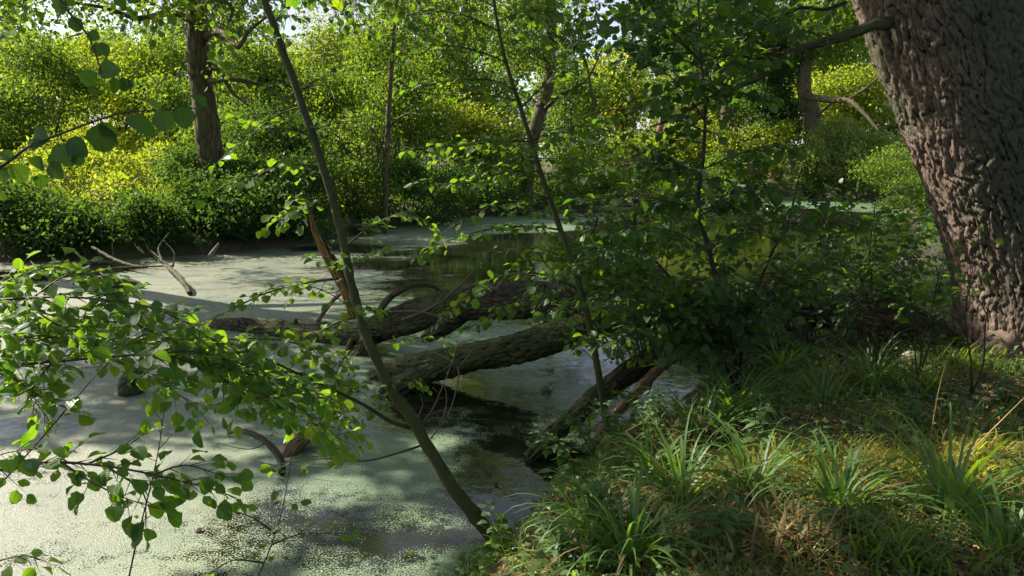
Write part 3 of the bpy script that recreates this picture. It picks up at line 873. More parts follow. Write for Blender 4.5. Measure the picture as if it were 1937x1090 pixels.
# ------------------------------------------------------------------ leafy saplings and branches near the camera
class Plant:
    gm = 0.62
    def scrub(s, stempts, n, ln, **k):
        c = catmull(stempts, .05); g = s.g
        for i in range(n):
            p = c[int(g.uniform(.25, .98) * (len(c) - 1))]
            a = g.uniform(0, 6.28)
            d = np.array((math.cos(a), .6 * math.sin(a), g.uniform(-.15, .45)))
            L = ln * g.uniform(.5, 1.15)
            s.spray([p, p + d * L * .5 + (0, 0, .03), p + d * L], .005, .0015, **k)
    def __init__(s, name, base, label, cat, leaf='round', mk='alder', bark='twig', seed=0, group=None, cap=300):
        s.e = empty(name, base, label, cat, group)
        s.o = np.array(s.e.location)
        s.leaf, s.mk, s.bark, s.cap = leaf, mk, bark, cap
        s.g = np.random.default_rng(seed)
        s.L = []
    def stem(s, pts, rs, sides=12, name='trunk', wob=0.03, bark=None, disp=None):
        return MB().add(tube(pts, rs, sides, .02, disp, wob=wob, seed=4)).build(name, M[bark or s.bark], s.e, s.o)
    def leafat(s, p, Y, N, size):
        s.L.append((p, Y, N, size))
    def spray(s, pts, r0, r1=.0015, twig=.3, gap=.085, lgap=.04, ls=.075, up=(0, 0, 1), hang=.25, start=.1, ang=48, jit=.35, dens=1.0, name='branch', sub=0, bark=None, tropes=.1):
        g = s.g
        pts = [np.asarray(p, float) for p in pts]
        rs = list(np.linspace(r0, r1, len(pts)))
        mb = MB().add(tube(pts, rs, 7, .04, wob=.05))
        c = catmull(pts, .02)
        seg = np.linalg.norm(np.diff(c, axis=0), axis=1)
        al = np.concatenate([[0], np.cumsum(seg)])
        L = al[-1]
        up = np.asarray(up, float)
        t, side = L * start + g.uniform(0, gap), 1
        def at(a):
            k = min(len(c) - 2, max(0, int(np.searchsorted(al, a) - 1)))
            T = c[k + 1] - c[k]
            return c[k], T / (np.linalg.norm(T) + 1e-9)
        def leaves(c_, T0, n_):
            for i in range(1, n_ + 1):
                pass
        def twigrun(p0, d, ln):
            n_ = max(2, int(ln / lgap))
            p = p0.copy(); d = d.copy(); line = [p.copy()]; sd_ = 1
            for i in range(n_):
                d = d + g.normal(0, .07, 3) + np.array((0, 0, -tropes * ln))
                d /= np.linalg.norm(d)
                p = p + d * lgap
                line.append(p.copy())
                if g.uniform() < dens * .93:
                    N = up + g.normal(0, jit, 3)
                    X = np.cross(d, N); X /= np.linalg.norm(X) + 1e-9
                    Yd = d * math.cos(R(50)) + X * sd_ * math.sin(R(50)) + np.array((0, 0, -hang * g.uniform(.3, 1.6))) + g.normal(0, .15, 3)
                    if i == n_ - 1: Yd = d + np.array((0, 0, -hang))
                    Yd /= np.linalg.norm(Yd)
                    s.leafat(p + Yd * ls * .2, Yd, N, ls * g.uniform(.62, 1.2) * (.75 + .25 * min(1, (i + 2) / 3)))
                sd_ = -sd_
            if len(line) > 2:
                mb.add(tube(line[::2] + ([line[-1]] if len(line) % 2 == 0 else []), np.linspace(min(r0 * .5, .0035), .0009, len(line[::2]) + (1 if len(line) % 2 == 0 else 0)), 4, .08, cap=False))
        while t < L:
            p, T = at(t)
            f = t / L
            N = up + g.normal(0, jit * .6, 3)
            N /= np.linalg.norm(N)
            X = np.cross(T, N); X /= np.linalg.norm(X) + 1e-9
            a = R(ang + g.uniform(-12, 12))
            d = T * math.cos(a) + X * side * math.sin(a) + g.normal(0, .12, 3)
            ln = twig * (1.05 - .75 * f) * g.uniform(.55, 1.2)
            if g.uniform() < dens or True:
                twigrun(p, d / np.linalg.norm(d), ln)
            side = -side
            t += gap * g.uniform(.6, 1.4) * s.gm
        p, T = at(L - .02)
        twigrun(p, T, twig * .35)
        return mb.build(name, M[bark or s.bark], s.e, s.o)
    def finish(s):
        if not s.L:
            return s
        s.L = [l for l, b_ in zip(s.L, bankpatch(np.array([l[0] for l in s.L]))) if not b_ or s.g.uniform() < .15]
        pos = np.array([l[0] for l in s.L]); Y = np.array([l[1] for l in s.L]); N = np.array([l[2] for l in s.L]); sz = np.array([l[3] for l in s.L])
        dist = np.linalg.norm(pos - np.array((0, 0, CAMZ)), axis=1)
        # pixel position: leaves in frame count first
        fw = pos[:, 1] * cp_ - (pos[:, 2] - CAMZ) * sp_
        upc = pos[:, 1] * sp_ + (pos[:, 2] - CAMZ) * cp_
        px = pos[:, 0] / np.maximum(fw, .1) * FPX; py = upc / np.maximum(fw, .1) * FPX
        off = (np.abs(px) > W0 / 2 + 20) | (np.abs(py) > H0 / 2 + 20) | (fw < .2)
        score = sz / dist - off * 10
        drop = off & sunlit(pos)
        order = np.argsort(-score)
        ind = [i for i in order[:s.cap] if not off[i]]
        rest = np.setdiff1d(np.where(~drop)[0], ind)
        X, Yf, Nf = frames(Y, N)
        for i in ind:
            o = bpy.data.objects.new('leaf', leaf_mesh(s.leaf, s.mk, int(s.g.integers(0, 6))))
            COL.objects.link(o)
            o.parent = s.e
            k = sz[i]
            q = pos[i] - s.o
            x_, y_, z_ = X[i] * k, Yf[i] * k, Nf[i] * k
            o.matrix_basis = Matrix(((x_[0], y_[0], z_[0], q[0]), (x_[1], y_[1], z_[1], q[1]), (x_[2], y_[2], z_[2], q[2]), (0, 0, 0, 1)))
        if len(rest):
            VV, FF, UU, n0 = [], [], [], 0
            idx = s.g.integers(0, 3, len(rest))
            for k in range(3):
                r_ = rest[idx == k]
                if not len(r_): continue
                V, F, uv = stamp(*TPL[s.leaf + '_lo'][k], pos[r_] - s.o, Y[r_], N[r_], sz[r_])
                VV.append(V); FF.append(F + n0); UU.append(uv); n0 += len(V)
            V = np.concatenate(VV)
            m_ = len(TPL[s.leaf + '_lo'][0][0])
            lv = np.repeat(s.g.uniform(0, 1, len(V) // m_), m_)
            me = mesh_np('leaves', V, [np.concatenate(FF)], M[s.mk], np.concatenate(UU), {'lv': lv})
            link('foliage', me, s.e)['kind'] = 'stuff'
        return s

def PP(*pts):
    return [P(*p) for p in pts]

# --- the leaning sapling in front
b0 = PZ(935, 1022, 0.02)
BY = b0[1]
A = Plant('leaning_sapling', b0, 'slender green-barked sapling leaning left across the middle of the picture', 'tree', 'round', 'alder', 'sapling', 11)
tp = PP((945, 1045, BY), (930, 1012, BY + .02), (873, 945, BY + .05), (815, 855, BY + .1), (785, 800, BY + .1), (745, 745, BY + .12), (703, 660, BY + .15), (668, 550, BY + .2), (643, 430, BY + .25), (603, 290, BY + .3), (558, 160, BY + .35), (500, 0, BY + .4), (440, -180, BY + .5), (390, -420, BY + .7))
def knots(th, s, r):
    g = np.random.default_rng(5)
    d = np.zeros((len(s), len(th)))
    for k in range(26):
        a, z = g.uniform(0, 6.28), g.uniform(0, s[-1])
        d += g.uniform(.1, .38) * np.exp(-((s[:, None] - z) / .025) ** 2 - (np.angle(np.exp(1j * (th[None] - a))) / .7) ** 2)
    return d * r[:, None]
A.stem(tp, [.062, .052, .046, .040, .043, .035, .031, .028, .027, .026, .025, .024, .022, .018], 22, wob=.09, disp=knots)
SP = dict(ls=.063, lgap=.037)
A.spray(PP((787, 812, 4.85), (740, 798, 4.75), (690, 767, 4.6), (640, 742, 4.5), (560, 705, 4.4), (460, 660, 4.3), (380, 628, 4.2)), .017, .003, twig=.34, gap=.07, start=.3, dens=.9, **SP)
A.spray(PP((800, 842, 4.85), (750, 858, 4.7), (690, 872, 4.6), (610, 868, 4.5), (540, 876, 4.4)), .009, .002, twig=.2, gap=.17, start=.35, dens=.5, ls=.06, lgap=.05)
A.spray(PP((640, 527, 5.0), (580, 535, 5.1), (500, 556, 5.2), (430, 590, 5.2), (390, 610, 5.2)), .010, .002, twig=.3, gap=.08, dens=.9, **SP)
A.spray(PP((650, 470, 5.05), (700, 430, 5.2), (760, 405, 5.3), (810, 420, 5.4), (830, 440, 5.4)), .007, .0015, twig=.26, gap=.07, dens=.9, **SP)
A.spray(PP((630, 400, 5.05), (590, 385, 5.0), (550, 400, 4.9), (520, 420, 4.9)), .007, .0015, twig=.32, gap=.045, dens=.95, **SP)
A.spray(PP((610, 315, 5.1), (550, 312, 5.0), (500, 325, 5.0), (440, 345, 4.9), (400, 370, 4.9)), .007, .0015, twig=.28, gap=.1, dens=.75, **SP)
A.spray(PP((575, 200, 5.2), (520, 220, 5.2), (470, 260, 5.1), (420, 300, 5.1)), .007, .0015, twig=.22, gap=.12, dens=.7, **SP)
A.spray(PP((560, 170, 5.2), (520, 150, 5.1), (470, 135, 5.0), (420, 120, 5.0)), .006, .0015, twig=.22, gap=.12, dens=.7, **SP)
A.spray(PP((560, 165, 5.2), (600, 170, 5.2), (650, 200, 5.3)), .005, .0015, twig=.15, gap=.12, dens=.6, **SP)
A.spray(PP((680, 600, 5.0), (640, 610, 4.9), (590, 640, 4.8), (560, 680, 4.8)), .007, .0015, twig=.28, gap=.07, dens=.95, **SP)
A.spray(PP((700, 665, 4.95), (740, 650, 4.9), (790, 640, 4.9), (840, 645, 4.9)), .005, .0012, twig=.15, gap=.08, dens=.8, ls=.055, lgap=.04)
A.spray(PP((735, 735, 4.9), (770, 715, 4.8), (800, 725, 4.8)), .005, .0012, twig=.2, gap=.06, dens=.9, ls=.055, lgap=.04)
A.spray(PP((690, 640, 4.95), (650, 680, 4.8), (620, 740, 4.7), (600, 800, 4.7)), .006, .0012, twig=.3, gap=.06, dens=.95, ls=.06, lgap=.04)
A.spray(PP((765, 775, 4.9), (720, 770, 4.8), (680, 790, 4.7)), .005, .0012, twig=.2, gap=.06, dens=.9, ls=.055, lgap=.04)
A.scrub(tp[3:12], 12, .42, twig=.2, gap=.08, dens=.9, ls=.06, lgap=.037)
# its crown, above the frame
for k in range(8):
    g = A.g
    t = k / 7
    p0 = tp[-3] * (1 - t) + tp[-1] * t
    a = k * 2.4 + .8
    d = np.array((math.cos(a), math.sin(a) * .8 + .25, .25))
    A.spray([p0, p0 + d * .5, p0 + d * 1.0 + (0, 0, .05), p0 + d * 1.5 + (0, 0, .15)], .01, .002, twig=.5, gap=.09, dens=1, ls=.09, lgap=.055, start=.05)
# the stubby knot with dead twigs
for pts in ([(800, 800, BY + .1), (820, 770, BY), (850, 700, BY), (870, 650, BY - .1), (905, 645, BY - .1)], [(815, 830, BY), (835, 800, BY), (845, 755, BY), (838, 720, BY)], [(790, 790, BY), (800, 765, BY), (795, 745, BY)]):
    MB().add(tube(PP(*pts), np.linspace(.006, .002, len(pts)), 6, .04)).build('dead_twig', M['pale_twig'], A.e, A.o)
A.finish()

# --- thin sapling right of the middle
b0 = PZ(1170, 890, 0.0)
B = Plant('thin_sapling', b0, 'thin upright sapling with sunlit round leaves, right of the leaning sapling', 'tree', 'round', 'alder', 'sapling', 21)
BY = b0[1]
tp = PP((1170, 892, BY), (1160, 850, BY), (1143, 770, BY - .05), (1120, 640, BY - .1), (1097, 545, BY - .1), (1062, 440, BY), (1027, 340, BY), (1003, 262, BY), (980, 190, BY), (955, 110, BY), (940, 40, BY), (928, -60, BY), (915, -200, BY))
B.stem(tp, [.036, .036, .031, .028, .026, .024, .021, .019, .017, .015, .013, .011, .007], 10)
Y_ = BY
SB = dict(ls=.068, lgap=.038)
B.spray(PP((1060, 435, Y_), (1000, 428, Y_ - .3), (920, 435, Y_ - .5), (850, 455, Y_ - .6), (800, 480, Y_ - .7)), .009, .0015, twig=.3, gap=.08, dens=.95, hang=.1, jit=.3, **SB)
B.spray(PP((1040, 375, Y_), (980, 385, Y_ - .2), (900, 400, Y_ - .4), (840, 440, Y_ - .5)), .006, .0015, twig=.25, gap=.1, dens=.6, **SB)
B.spray(PP((1022, 325, Y_), (960, 325, Y_ - .3), (880, 345, Y_ - .5), (800, 345, Y_ - .6)), .007, .0015, twig=.3, gap=.1, dens=.8, hang=.4, **SB)
B.spray(PP((1005, 268, Y_), (940, 268, Y_ - .3), (860, 278, Y_ - .5), (770, 280, Y_ - .6)), .007, .0015, twig=.3, gap=.1, dens=.85, hang=.4, **SB)
B.spray(PP((1005, 268, Y_), (1050, 245, Y_ - .1), (1110, 240, Y_ - .3), (1180, 255, Y_ - .4)), .006, .0015, twig=.3, gap=.1, dens=.8, **SB)
B.spray(PP((985, 205, Y_), (1030, 160, Y_), (1080, 120, Y_ - .1), (1110, 60, Y_ - .1), (1130, 0, Y_ - .2)), .008, .0015, twig=.35, gap=.09, dens=.9, **SB)
B.spray(PP((975, 170, Y_), (920, 150, Y_ - .3), (840, 155, Y_ - .5), (760, 170, Y_ - .6)), .007, .0015, twig=.3, gap=.09, dens=.9, **SB)
B.spray(PP((960, 120, Y_), (900, 95, Y_ - .2), (820, 85, Y_ - .4), (760, 95, Y_ - .5)), .007, .0015, twig=.3, gap=.09, dens=.9, **SB)
B.spray(PP((945, 60, Y_), (880, 30, Y_ - .2), (800, 20, Y_ - .4), (740, 30, Y_ - .5)), .007, .0015, twig=.35, gap=.09, dens=.95, **SB)
B.spray(PP((940, 40, Y_), (1000, 20, Y_), (1060, 30, Y_ - .1), (1100, 60, Y_ - .2)), .006, .0015, twig=.3, gap=.09, dens=.9, **SB)
B.spray(PP((1098, 550, Y_), (1030, 520, Y_ - .2), (960, 520, Y_ - .3), (900, 545, Y_ - .4), (840, 600, Y_ - .4)), .008, .0015, twig=.35, gap=.06, dens=.95, **SB)
B.spray(PP((1110, 600, Y_), (1040, 570, Y_ - .1), (960, 580, Y_ - .2), (890, 620, Y_ - .3)), .007, .0015, twig=.3, gap=.06, dens=.95, **SB)
B.spray(PP((1090, 520, Y_), (1050, 480, Y_), (990, 470, Y_ - .1), (940, 480, Y_ - .2)), .006, .0015, twig=.3, gap=.07, dens=.9, **SB)
B.spray(PP((1100, 560, Y_), (1160, 530, Y_ - .1), (1220, 520, Y_ - .1), (1280, 540, Y_ - .1)), .006, .0015, twig=.3, gap=.07, dens=.9, **SB)
B.spray(PP((1140, 760, Y_), (1180, 740, Y_ - .1), (1210, 760, Y_ - .2)), .005, .001, twig=.2, gap=.05, dens=.9, ls=.05, lgap=.035)
B.spray(PP((1142, 750, Y_), (1110, 770, Y_ - .1), (1090, 800, Y_ - .2)), .005, .001, twig=.2, gap=.05, dens=.9, ls=.05, lgap=.035)
B.spray(PP((1130, 690, Y_), (1100, 660, Y_ - .1), (1050, 640, Y_ - .2), (1010, 620, Y_ - .2)), .004, .001, twig=.25, gap=.14, dens=.35, ls=.05, lgap=.05)
B.scrub(tp[4:], 16, .8, twig=.28, gap=.08, dens=.92, ls=.066, lgap=.038)
B.finish()

# --- the dark dense alder
CB = P(1395, 745, 6.4); CB[2] = gz(CB[0], CB[1]) - .02
for nm, seed, label, stems, sprays in (
    ('alder_bush', 31, 'dense dark alder bush with a thin upright central stem in front of the open water',
     [([(1395, 745, 6.3), (1385, 640, 5.9), (1358, 540, 5.6), (1335, 450, 5.5), (1318, 400, 5.45), (1330, 300, 5.4), (1334, 200, 5.35), (1325, 100, 5.3), (1320, -20, 5.3), (1310, -160, 5.3)], .026)],
     [[(1345, 480, 5.5), (1280, 440, 5.3), (1200, 430, 5.1), (1120, 440, 5.0)], [(1320, 400, 5.4), (1260, 380, 5.2), (1180, 370, 5.1), (1110, 385, 5.0)], [(1322, 410, 5.4), (1380, 380, 5.3), (1440, 350, 5.2), (1500, 350, 5.1)],
      [(1330, 330, 5.4), (1270, 310, 5.2), (1200, 310, 5.1), (1140, 325, 5)], [(1330, 320, 5.4), (1400, 290, 5.3), (1470, 275, 5.2), (1520, 280, 5.1)], [(1333, 250, 5.4), (1270, 220, 5.2), (1190, 205, 5.1), (1120, 215, 5)],
      [(1333, 230, 5.4), (1300, 180, 5.2), (1250, 130, 5.1), (1190, 100, 5)], [(1333, 200, 5.4), (1380, 150, 5.3), (1420, 110, 5.3), (1440, 60, 5.2)], [(1328, 120, 5.3), (1270, 60, 5.2), (1210, 30, 5.1), (1140, 40, 5)],
      [(1325, 90, 5.3), (1290, 30, 5.2), (1260, -30, 5.2)], [(1325, 60, 5.3), (1370, 20, 5.3), (1400, -30, 5.3)], [(1340, 470, 5.5), (1400, 440, 5.4), (1460, 420, 5.3), (1530, 430, 5.2)]]),
    ('alder_bush', 32, 'low spreading alder with many dark leaves overhanging the thick end of the fallen tree',
     [([(1405, 745, 6.3), (1410, 620, 5.9), (1450, 500, 5.7), (1490, 420, 5.6), (1510, 340, 5.6), (1530, 260, 5.6)], .018), ([(1390, 745, 6.3), (1340, 620, 5.9), (1280, 540, 5.7), (1220, 470, 5.5), (1170, 400, 5.4)], .018)],
     [[(1380, 700, 6.1), (1310, 620, 5.7), (1220, 570, 5.4), (1130, 560, 5.2), (1060, 580, 5.1)], [(1390, 680, 6.1), (1330, 590, 5.7), (1250, 520, 5.5), (1160, 490, 5.3), (1090, 500, 5.2)],
      [(1400, 660, 6.0), (1440, 590, 5.8), (1500, 540, 5.6), (1580, 500, 5.5)], [(1420, 600, 5.9), (1500, 500, 5.7), (1570, 450, 5.6), (1640, 420, 5.5)],
      [(1400, 640, 6.0), (1380, 560, 5.8), (1370, 500, 5.7), (1380, 440, 5.6)], [(1300, 560, 5.8), (1240, 600, 5.6), (1180, 640, 5.5), (1130, 650, 5.4)], [(1470, 460, 5.7), (1520, 400, 5.6), (1560, 370, 5.5)],
      [(1490, 420, 5.6), (1450, 380, 5.5), (1410, 340, 5.4)], [(1380, 660, 6.1), (1320, 650, 5.8), (1260, 650, 5.7), (1200, 620, 5.5)],
      [(1230, 480, 5.5), (1190, 470, 5.4), (1130, 470, 5.3)]])):
    Cp = Plant(nm, CB + np.array((0.05 * (seed - 31), 0, 0)), label, 'bush', 'round', 'alder_dark', 'twig', seed)
    for pts, r_ in stems:
        Cp.stem([CB] + PP(*pts)[1:], np.linspace(r_, .004, len(pts)), 9, name='stem')
    for pts in sprays:
        Cp.spray(PP(*pts), .007, .0015, twig=.42, gap=.075, lgap=.045, ls=.08, dens=.95, hang=.35, jit=.5, start=.05)
    for pts, r_ in stems:
        Cp.scrub([CB] + PP(*pts)[1:-1], 28 if seed == 31 else 7, .75, twig=.34, gap=.11, lgap=.042, ls=.08, dens=.95, hang=.35, jit=.5)
    Cp.finish()

Sc = Plant('alder_bush', PZ(1225, 745, .3), 'airy young alder with fine twigs screening the far water between the two centre-right stems', 'bush', 'round', 'alder', 'twig', 35)
q0 = np.array(Sc.e.location)
for tx, tyy, Y_ in ((1120, 420, 6.3), (1200, 360, 6.2), (1260, 460, 6.1), (1010, 470, 6.4), (1180, 250, 6.3), (1080, 330, 6.4), (1280, 300, 6.6), (1150, 480, 6.0), (1400, 360, 6.6)):
    e_ = P(tx, tyy, Y_); st_ = [q0, q0 * .6 + e_ * .4 + Sc.g.normal(0, .08, 3), e_]
    Sc.stem(st_, [.012, .008, .003], 7, name='stem')
    Sc.scrub(st_, 14, .65, twig=.26, gap=.09, dens=.9, ls=.064, lgap=.04, jit=.5)
Sc.finish()

# --- leafy boughs reaching in from the left
SD = dict(ls=.071, lgap=.042, hang=.12, jit=.55)
def bough(label, seed, runs, mk='hornbeam', leaf='ovate', **kw):
    q = P(*runs[0][0])
    D = Plant('leafy_bough', q, label, 'branch', leaf, mk, 'twig', seed)
    k = dict(SD); k.update(kw)
    D.gm = .5
    for i, pts in enumerate(runs):
        D.spray(PP(*pts), (.0045 if seed > 44 and seed != 49 else .009) if i == 0 else .0055, .0015, **k)
    D.finish()
    return D
bough('upper leafy bough from the left edge, straight dark stem over the pale duckweed', 41,
      [[(-160, 572, 3.6), (0, 567, 3.6), (120, 562, 3.6), (250, 574, 3.6), (340, 604, 3.6), (410, 650, 3.6)],
       [(-60, 560, 3.6), (20, 530, 3.7), (100, 505, 3.9), (190, 520, 4.0)], [(60, 565, 3.6), (130, 520, 3.7), (200, 530, 3.8), (250, 560, 3.8)],
       [(40, 566, 3.6), (100, 610, 3.5), (170, 640, 3.4), (230, 650, 3.4)], [(200, 567, 3.6), (270, 620, 3.6), (340, 650, 3.6), (410, 690, 3.6)],
       [(-80, 570, 3.5), (-20, 620, 3.4), (40, 640, 3.3), (100, 650, 3.3)]], twig=.30, gap=.055, dens=.97)
bough('lower leafy bough from the left edge with arching dark stem and drooping leaf sprays', 42,
      [[(-160, 725, 3.3), (0, 695, 3.3), (60, 688, 3.3), (200, 676, 3.35), (280, 671, 3.4), (350, 682, 3.5), (450, 730, 3.6), (560, 790, 3.7)],
       [(200, 676, 3.35), (260, 700, 3.3), (330, 740, 3.2), (380, 780, 3.2)], [(280, 671, 3.4), (370, 665, 3.5), (460, 690, 3.6), (560, 730, 3.7), (640, 780, 3.8)],
       [(340, 680, 3.5), (430, 700, 3.6), (530, 720, 3.7), (620, 750, 3.8)], [(0, 695, 3.3), (60, 740, 3.2), (120, 770, 3.2)], [(-60, 705, 3.3), (10, 660, 3.4), (90, 640, 3.4)],
       [(400, 700, 3.6), (470, 750, 3.5), (560, 770, 3.5), (640, 830, 3.5)], [(100, 684, 3.3), (60, 740, 3.2), (90, 790, 3.2)]], twig=.26, gap=.055, dens=.97)
bough('middle leafy bough of dense overlapping leaves between the two dark stems at left', 43,
      [[(-140, 600, 3.9), (0, 610, 3.9), (120, 620, 3.9), (240, 645, 3.9), (380, 665, 4.0), (500, 705, 4.1), (620, 760, 4.2)], [(100, 618, 3.9), (180, 600, 4.0), (260, 610, 4.0), (320, 640, 4.1)],
       [(240, 645, 3.9), (330, 620, 4.1), (400, 640, 4.2), (470, 670, 4.3)], [(380, 665, 4.0), (450, 720, 4.0), (520, 750, 4.1)], [(-60, 605, 3.9), (10, 540, 4.0), (90, 500, 4.1)]], twig=.3, gap=.06, dens=.95)
bough('fine leafy branch ends fanning out toward the leaning sapling above the broken log', 49,
      [[(360, 640, 4.2), (440, 670, 4.25), (540, 720, 4.3), (640, 790, 4.35), (690, 830, 4.4)], [(380, 650, 4.2), (470, 640, 4.3), (560, 650, 4.4), (640, 690, 4.5)], [(430, 665, 4.25), (500, 740, 4.2), (560, 800, 4.2), (640, 850, 4.2)], [(500, 700, 4.3), (590, 710, 4.35), (680, 740, 4.4)]], mk='alder', leaf='round', twig=.25, gap=.07, dens=.9, ls=.06, lgap=.04)
bough('dark leafy branch hanging low over the bright water in the lower left', 44,
      [[(-160, 880, 2.9), (0, 888, 2.9), (100, 875, 2.95), (200, 882, 3.0), (300, 900, 3.0), (400, 925, 3.05), (440, 940, 3.1)], [(120, 878, 2.95), (170, 910, 2.9), (230, 940, 2.9), (290, 960, 2.9)],
       [(160, 880, 3), (230, 850, 3.1), (260, 830, 3.1)], [(200, 882, 3), (270, 930, 2.95), (275, 985, 2.9)], [(-60, 890, 2.9), (0, 860, 2.9), (60, 850, 2.9)], [(290, 898, 3.0), (350, 880, 3.05), (420, 900, 3.1)]],
      twig=.17, gap=.07, dens=.9, ls=.078, hang=.2)
bough('small spray of narrow leaves at the bottom left corner', 45, [[(-60, 1080, 2.6), (0, 1060, 2.6), (50, 1050, 2.6), (75, 1060, 2.6)]], twig=.08, gap=.06, dens=.7, ls=.06)
bough('bare slanting twig crossing the left water with few small leaves', 46, [[(-20, 940, 3.1), (60, 850, 3.1), (130, 770, 3.15), (190, 700, 3.2), (250, 640, 3.25)]], twig=.1, gap=.3, dens=.4, ls=.05, lgap=.05)
bough('thin vertical twig with small dark leaves standing in the bright lower left water', 47, [[(240, 1110, 3.1), (262, 1010, 3.1), (285, 920, 3.1), (300, 850, 3.1), (310, 780, 3.1)]], twig=.1, gap=.12, dens=.6, ls=.05)
bough('small leafy sapling rising from the bottom edge left of the leaning trunk', 48, [[(470, 1130, 3.3), (510, 1040, 3.3), (535, 960, 3.35), (548, 880, 3.4)], [(500, 1065, 3.3), (440, 1060, 3.3), (400, 1085, 3.3)], [(515, 1030, 3.3), (570, 1010, 3.3), (640, 1010, 3.35)], [(520, 1010, 3.3), (480, 980, 3.3), (430, 965, 3.3)]],
      mk='alder', leaf='round', twig=.16, gap=.13, dens=.65, ls=.045, lgap=.04)
# hand-placed large leaves on the twigs at the upper left
def few(label, runs, leaves, seed, Y_, mk='alder_dark', leaf='round'):
    D = Plant('leafy_twig', P(*runs[0][0]), label, 'branch', leaf, mk, 'twig', seed)
    for r_ in runs:
        MB().add(tube(PP(*r_), np.linspace(.0045, .0015, len(r_)), 7, .02)).build('twig', M['twig'], D.e, D.o)
    g = D.g
    for px, py, tx, ty, s_, tilt in leaves:       # stalk end, tip, scale, how much it turns edge-on
        a, b_ = P(px, py, Y_), P(tx, ty, Y_ + g.uniform(-.03, .03))
        Yd = b_ - a
        L = np.linalg.norm(Yd)
        N = np.array((g.uniform(-.3, .3), -1, .25)) * (1 - tilt) + np.array((.2, .1, 1)) * tilt
        D.leafat(a, Yd / L, N, L * s_ * .85)
    D.finish()
few('twig with big serrated leaves in front of the sunlit nettles at upper left',
    [[(-60, 350, 1.9), (10, 310, 1.9), (60, 275, 1.9), (130, 248, 1.9), (200, 222, 1.9), (245, 212, 1.9), (370, 205, 1.95)]],
    [(95, 268, 48, 255, 1, .1), (85, 270, 48, 282, .9, .3), (192, 230, 218, 268, 1.05, .1), (190, 232, 193, 300, 1, .55), (238, 222, 294, 243, 1.1, .6), (268, 190, 312, 212, 1.1, .7),
     (305, 205, 312, 252, 1.05, .05), (340, 200, 355, 250, 1, .4), (358, 180, 396, 194, 1, .8), (78, 295, 74, 328, 1.05, .05), (92, 292, 118, 318, 1, .2), (98, 305, 112, 342, 1.0, .1), (108, 272, 138, 312, 1, .4),
     (130, 262, 155, 292, 1.1, .2), (138, 290, 160, 318, .9, .3), (20, 310, 52, 350, 1, .6), (0, 312, 8, 345, 1.1, .2), (78, 330, 77, 356, 1, .9), (-8, 355, 6, 385, 1.1, .1), (28, 300, -10, 290, 1, .3)], 51, 1.9)
few('short hanging twig with dark leaves at the very top left',
    [[(100, -60, 2.1), (115, 0, 2.1), (140, 35, 2.1), (165, 65, 2.1), (180, 100, 2.1), (192, 140, 2.1)]],
    [(135, 30, 150, 62, 1.1, .1), (165, 62, 185, 72, 1.3, .2), (180, 80, 190, 108, 1.1, .1), (160, 60, 120, 70, 1, .8), (192, 80, 203, 104, 1, .6), (110, 0, 98, 22, 1.2, .1), (112, 0, 116, 26, 1, .6), (150, 134, 180, 160, 1.2, .3),
     (185, 140, 222, 132, 1.3, .1), (175, 160, 182, 184, 1.2, .5), (215, 145, 218, 180, 1, .8), (232, 145, 236, 178, 1, .85), (240, 148, 250, 172, 1, .8), (125, -5, 140, 12, 1.2, .2), (220, -10, 232, 12, 1.3, .1), (245, -12, 262, 10, 1.2, .1)], 52, 2.1)
# --- leafy branch ends hanging into the top of the picture
for seed, label, mk, Y_, ls_, spec in (
    (71, 'dark leafy branch ends hanging from above against the sky gap at top centre right', 'alder_dark', 6.4, .085, [(1150, -140, 1080, 130), (1180, -140, 1190, 150), (1250, -150, 1270, 120), (1120, -150, 1130, 70), (1320, -140, 1370, 90), (1220, -140, 1210, 60)]),
    (72, 'bright green leafy branch ends hanging into the top of the picture between the two saplings', 'alder', 6.0, .08, [(700, -140, 660, 40), (790, -140, 760, 90), (870, -150, 850, 110), (930, -140, 900, 60), (830, -140, 800, 40), (1000, -140, 1010, 90)]),
    (73, 'leafy branch ends hanging over the top left corner', 'alder', 6.8, .085, [(60, -120, 40, 40), (180, -130, 230, 30), (280, -120, 290, 60), (330, -130, 420, 90), (430, -130, 470, 50)]),
    (74, 'thin dark leafy branch ends crossing the pale sky right of the leaning sapling', 'alder_dark', 6.2, .07, [(560, -120, 640, 30), (640, -120, 700, 60), (500, -120, 540, 40)]),
    (75, 'leafy branch ends hanging below the oak bough at upper right', 'alder_dark', 7.5, .085, [(1480, -120, 1420, 130), (1540, -120, 1500, 60), (1600, -130, 1580, 50), (1400, -130, 1350, 120)])):
    D = Plant('overhanging_branch', P(spec[0][0], spec[0][1], Y_), label, 'branch', 'round', mk, 'twig', seed)
    for x0, y0, x1, y1 in spec:
        mx_, my_ = (x0 + x1) / 2 + D.g.uniform(-40, 40), (y0 + y1) / 2
        D.spray(PP((x0, y0, Y_ + .2), (mx_, my_, Y_), (x1, y1, Y_ - .2)), .008, .0015, twig=.42, gap=.08, dens=.93, ls=ls_ * .82, lgap=.043, hang=.4, jit=.5)
    D.finish()

